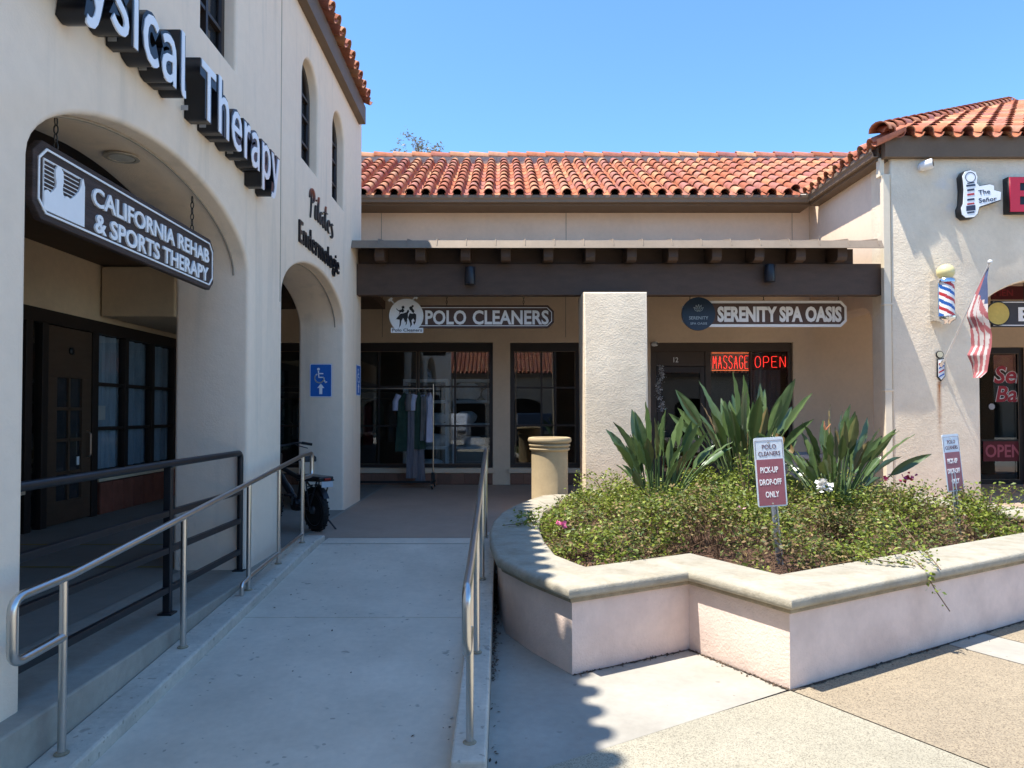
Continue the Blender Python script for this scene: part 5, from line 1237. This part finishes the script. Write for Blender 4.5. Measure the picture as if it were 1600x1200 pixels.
# ------------------------------------------------------------------ clothes rail and the goods behind the glass
YK = 13.5
k_ = YK/FPX
def kp(px, py): return PY(px, py, YK)
xr_ = kp(677,600).x; t = thing('clothes_rack', 'rolling garment rack on casters outside the left shop window', 'clothes rack', (xr_-.9,YK,FZ))
zt3 = kp(677,607).z; chm = mat('rack_chrome', (.55,.5,.42), .25, .9)
MB().tube([(xr_-2.1,YK,zt3),(xr_,YK,zt3)], .014, 10).build('rail', chm, t, smooth=50)
for x in (xr_, xr_-2.1): MB().tube([(x,YK,FZ+.10),(x,YK,zt3+.08)], .014, 10).build('upright', chm, t, smooth=50)
MB().box(xr_-2.12,xr_+.02,YK-.02,YK+.02,FZ+.10,FZ+.14).build('base_bar', black, t, bevel=.004)
for x in (xr_, xr_-2.1): MB().box(x-.025,x+.025,YK-.28,YK+.28,FZ+.10,FZ+.145).build('foot', black, t, bevel=.004); MB().box(x-.03,x+.03,YK-.03,YK+.03,FZ+.14,FZ+.30).build('socket', black, t, bevel=.006)
for x in (xr_, xr_-2.1):
    for y_ in (-.25,.25):
        c_ = MB().lathe([(.0001,-.012),(.04,-.012),(.042,0),(.04,.012),(.0001,.012)], (x,YK+y_,FZ+.046), 16, 0, (1,0,.3)).build('caster', rub, t, smooth=50); MB().box(x-.02,x+.02,YK+y_-.02,YK+y_+.02,FZ+.07,FZ+.105).build('fork', chm, c_)
def garment(label, x, ztop, L, wd, th, col, yaw, Y=YK, cuff=None, grp='garments on the rolling rack'):
    t = thing('garment', label, 'garment', (x, Y, ztop), 0, grp); c = Matrix.Rotation(yaw, 3, 'Z'); N = 26; rows = 16; r = random.Random(int(x*991)); ph = r.uniform(0,6); m = MB(); vs = []
    for j in range(rows+1):
        q = j/rows; sh = min(1, (q*rows/2.2)**.6 + .12); w_ = wd*(.42+.58*sh)*(1+.12*q); tk = th*(.5+.5*min(1,q*6))
        for i in range(N):
            a = 2*math.pi*i/N; rip = 1 + .26*(q+.1)*math.sin(a*5+ph) + .14*math.sin(a*9+ph*2+q*3)
            p = c @ Vector((w_*math.cos(a)*rip, tk*math.sin(a)*rip*(1+.6*q*math.sin(ph+i)*.2), 0)); vs.append((x+p.x, Y+p.y, ztop-.06-L*q - (0 if q > .1 else .10*abs(math.cos(a))*(1-q*8))))
    fs = [(j*N+i, j*N+(i+1)%N, (j+1)*N+(i+1)%N, (j+1)*N+i) for j in range(rows) for i in range(N)] + [tuple(range(N))]
    m.add(vs, fs); m.build('cloth', col, t, smooth=80, fix=False)
    if cuff:
        for s_ in (-1,1):
            p0 = Vector((x,Y,ztop-.12)) + c @ Vector((wd*.8*s_,0,0)); MB().tube([p0, p0 + c @ Vector((wd*.45*s_,0,-.14)), p0 + c @ Vector((wd*.5*s_,-.02,-.30))], [.06,.065,.055], 10).build('sleeve', cuff, t, smooth=70)
    MB().tube([(x,Y,ztop-.05),(x,Y,ztop-.01),(x+.015,Y,ztop+.022),(x-.015,Y,ztop+.022)], .003, 5).build('hanger', chm, t, fix=False)
cg, cb, cw, cgr, cst = mat('cloth_green', (.022,.05,.034), .9, var=.2, vs=12), mat('cloth_navy', (.012,.016,.032), .9), mat('cloth_white', (.40,.42,.53), .9, var=.1, vs=8), mat('cloth_grey', (.13,.125,.12), .9, var=.15, vs=9), mat('cloth_stripe', (.13,.125,.14), .9, var=.5, vs=22, stretch=(8,8,.15))
gx_ = lambda px: kp(px,600).x
garment('dark green apron dress with pale sleeves, leftmost on the rolling rack', gx_(632), zt3, 1.12, .13, .07, cg, .2, cuff=cw)
garment('long grey patterned dress reaching the base bar of the rolling rack', gx_(645), zt3, 1.62, .10, .07, cst, .9, cuff=cgr)
garment('dark green apron with a white tag, middle of the rolling rack', gx_(654), zt3, 1.08, .10, .06, cg, .5, cuff=cw)
garment('long striped trousers behind the green apron on the rolling rack', gx_(656), zt3-.55, 1.16, .07, .05, cst, .2, Y=YK+.06)
garment('grey shirt next to the white one on the rolling rack', gx_(664), zt3, .92, .085, .06, cgr, 1.1)
garment('white shirt at the right end of the rolling rack', gx_(671), zt3, .95, .075, .06, cw, 1.0)
# bagged laundry and shelves inside
t0 = None
def shelf(label, x0, x1, Y):
    t = thing('shelf_unit', label, 'shelf', ((x0+x1)/2, Y, FZ), 0, 'shelf units behind the shop window'); m_ = mat('shelf_metal', (.72,.76,.77), .5)
    for z in (.55, 1.02, 1.50, 1.98, 2.42): MB().box(x0,x1,Y-.22,Y+.22,z-.03,z+.03).build('board', m_, t, bevel=.004)
    for x in (x0+.025,x1-.025):
        for y_ in (Y-.21,Y+.21): MB().box(x-.025,x+.025,y_-.02,y_+.02,FZ+.003,2.45).build('upright', m_, t)
shelf('pale metal shelf unit behind the clothes rack, left of the pair', -2.05, -1.12, 15.1); shelf('pale metal shelf unit with laundry bags, right of the pair', -1.02, .02, 15.1)
bagm = mat('laundry_bag', (.78,.82,.85), .35, var=.15, vs=14, bump=.6, bs=25, dist=.02)
def bag(label, x, z, w_, h):
    m = MB(); prof = []; N = 18
    vs = []
    for j in range(9):
        q = j/8; rr = math.sin(math.pi*(.12+.80*q))**.5
        for i in range(N): a = 2*math.pi*i/N; n_ = 1+.10*math.sin(3*a+x*9)+.06*math.sin(7*a+j); vs.append((x+w_*math.cos(a)*rr*n_, 15.05+.17*math.sin(a)*rr*n_, z+.032+h*q))
    m.add(vs, [(j*N+i, j*N+(i+1)%N, (j+1)*N+(i+1)%N, (j+1)*N+i) for j in range(8) for i in range(N)] + [tuple(range(N)), tuple(range(8*N,9*N))])
    tag(m.build('laundry_bag', bagm, smooth=80), label, 'bag', 'laundry bags on the shelves')
bag('large clear laundry bag on the upper shelf behind the window', -.72, 1.98, .28, .36)
bag('pale laundry bag on the middle shelf, left side of the right unit', -.74, 1.50, .22, .25)
bag('folded bag on the low shelf of the right unit behind the window', -.62, 1.02, .26, .20)
bag('laundry bag on the low shelf of the left unit, behind the garments', -1.42, 1.02, .30, .26)
bag('small pale bag on the middle shelf of the left unit', -1.35, 1.50, .18, .22)
bag('bag on the bottom shelf of the left unit behind the rack', -1.5, .55, .3, .2)
bag('bag on the upper shelf at the right end of the right unit', -.22, 1.98, .18, .26)
t = thing('conveyor_rail', 'bright horizontal garment rail deep inside the shop, seen through the arch', 'rail', (-4,15.6,2.0))
MB().tube([(-5.4,15.6,2.05),(-2.3,15.6,2.05)], .02, 8).build('bar', chm, t); MB().tube([(-5.4,15.75,2.2),(-2.3,15.75,2.2)], .014, 8).build('bar', chm, t)
hangcols = [('black',cb),('grey',cgr),('tan',mat('cloth_tan', (.20,.15,.09), .9)),('dark red',mat('cloth_red', (.20,.02,.025), .9)),('navy',cb),('white',cw),('dark green',cg),('brown',mat('cloth_brown', (.09,.06,.045), .9))]
for i in range(12):
    nm, c_ = hangcols[(i*3) % 8]; x = -5.2 + i*.255
    garment(['%s garment hanging at the far left inside the shop' % nm, '%s garment hanging behind the left half of the window' % nm][i > 5] + ' (dim)' * 0, x, 2.05, .75+.25*((i*7) % 5)/4, .09, .06, c_, .9, Y=15.6, grp='garments hanging inside the shop')
# wreath-like lace by the spa door
t = thing('lace_hanging', 'white lace hanging on the left side of the spa door glass', 'door hanging', PY(1033,600,YB-.02))
rg = np.random.default_rng(5); P = np.array([tuple(PY(1031+rg.normal(0,2.6)+3*math.sin(q*9), 571+q*72, YB+.05+rg.normal(0,.01))) for q in rg.random(420)]); v, f = leaves(P, .035, .2, .8, rg=rg)
mesh_np('lace', v, f, [mat('lace_white', (.55,.55,.55), .8, island=.4)], None, t)

# ------------------------------------------------------------------ tree behind the roof
def tree(label, x, y, h, cr, n, seed, tz=.0, nb=16, cols=None, sz=.12, sq=1.0):
    rg = np.random.default_rng(seed); r = random.Random(seed); t = thing('tree', label, 'tree', (x,y,0)); M = MB(); tips = []
    M.tube([(x,y,-.1),(x+.1,y,h*.3),(x-.05,y,h*.55),(x,y,h*.8)], [h*.028,h*.022,h*.016,h*.008], 8, caps=False)
    for k in range(nb):
        z = h*(.45+.5*r.random()); a = r.uniform(0,6.28); l = cr*r.uniform(.5,1)*(1.1-(z/h-.45)); p0_ = Vector((x,y,z*.85)); p2 = Vector((x+l*math.cos(a), y+l*math.sin(a), z+l*.35*sq)); M.tube([p0_, p0_.lerp(p2,.5)+Vector((0,0,.1)), p2], [h*.008,h*.005,h*.002], 5, caps=False); tips += [p2, p0_.lerp(p2,.65)]
    M.build('trunk', mat('bark', (.13,.10,.075), .95, var=.2), t, smooth=60, fix=False)
    P = []
    for q in tips:
        for c_ in range(5): cc_ = np.array(q)+rg.normal(0,cr*.16,3); P.append(cc_ + rg.normal(0,cr*.075,(n//(len(tips)*5)+1,3))*np.array([1,1,.8]))
    v, f = leaves(np.concatenate(P), sz, .3, .4, rg=rg); mesh_np('crown', v, f, [cols or tree_leaf], None, t); return t
tree_leaf = leaf_mat('tree_leaf', [(.045,.07,.028),(.07,.10,.04),(.09,.12,.055),(.06,.075,.04)], .5, .2)
tree('sparse eucalyptus crown showing above the ridge of the back roof', -3.75, 36, 15.7, 2.0, 9000, 12, nb=44, cols=leaf_mat('euc_leaf', [(.16,.17,.12),(.22,.21,.15),(.19,.15,.12),(.11,.12,.085)], .5, .3), sz=.17)

# ------------------------------------------------------------------ across the car park, behind the viewer (seen in the shop glass)
ob = thing('facing_building', 'tile-roofed shop building across the car park, mirrored in the shop windows', 'building', (0,-24,0))
fo = [(-47,0)] + sum([[(a,0)] + arch_pts(a, a+3, 2.2, .6, 12) + [(a+3,0)] for a in np.arange(-45, 20, 4.2)], []) + [(24,0),(24,4.4),(-47,4.4)]
link_mesh('wall', plate([fo], .5, 0, FRONT((0,-24,0)) @ Matrix.Rotation(math.pi, 4, 'Y')), mat('facing_stucco', (.34,.27,.20), .9), ob)
MB().box(-24,47,-27,-26.8,0,4.4).build('shop_front', frame_b, ob)
MB().box(-24.3,47.3,-27,-23.4,4.35,4.6).build('fascia', brown, ob)
mb = MB(); tiles(mb, (47.4,-23.3,4.65), (-1,0,0), Vector((0,-1,.5)).normalized(), 232, 9, pitch=.3); mb.build('tile_roof', tile_m, ob, smooth=50, fix=False)
MB().add([(-24.3,-23.4,4.6),(47.3,-23.4,4.6),(47.3,-28,6.9),(-24.3,-28,6.9),(47.3,-33,4.5),(-24.3,-33,4.5)],[(0,1,2,3),(3,2,4,5)]).build('roof_deck', mortar, ob)
for i, x in enumerate((-20,-12,-5,3,10,18,26,33,40)): rt = tree('tree added behind the facing building to darken the shop window reflections', x, -33, 11+1.5*(i % 3), 3.4, 2400, 30+i, sz=.35); rt['group'] = 'trees behind the facing building'  # tree row added so the shop glass mirrors less bright sky
def suv(x, y, paint, label):
    t = thing('parked_suv', label, 'car', (x,y,0)); pr = [(-2.3,.45),(-2.35,.8),(-2.2,1.05),(-1.2,1.15),(-.55,1.68),(1.6,1.72),(2.25,1.15),(2.35,.9),(2.3,.42)]
    m = MB(); m.prism(pr, (x-.9,y,0), (0,1,0), (0,0,1), (1.8,0,0)); m.build('body', paint, t, bevel=.08)
    m = MB(); m.prism([(-1.05,1.17),(-.52,1.62),(1.5,1.66),(2.0,1.18)], (x-.915,y,0), (0,1,0), (0,0,1), (1.83,0,0)); m.build('side_glass', dkglass, t, bevel=.02)
    for wy in (-1.45,1.45):
        for wx in (-.82,.82): W = MB().lathe([(.0001,-.1),(.30,-.1),(.36,-.07),(.36,.07),(.30,.1),(.0001,.1)], (x+wx,y+wy,.36), 24, 0, (1,0,0)).build('wheel', rub, t, smooth=40); MB().lathe([(.0001,-.11),(.22,-.105),(.22,.105),(.0001,.11)], (x+wx,y+wy,.36), 18, 0, (1,0,0)).build('rim', frm, W)
    for wx in (-.65,.65): MB().box(x+wx-.2,x+wx+.2,y+2.27,y+2.37,.72,.88).build('tail_lamp', frm, t, bevel=.03)
suv(1.6, -8.5, mat('car_black', (.01,.011,.013), .15, spec=.8), 'black parked car behind the viewer, seen mirrored in the window')
suv(-2.6, -8.7, mat('car_white', (.7,.7,.7), .2, spec=.7), 'white parked car behind the viewer, left of the black one')
suv(5.6, -8.4, mat('car_grey', (.12,.125,.13), .2, .5), 'grey parked car behind the viewer, right of the black one')
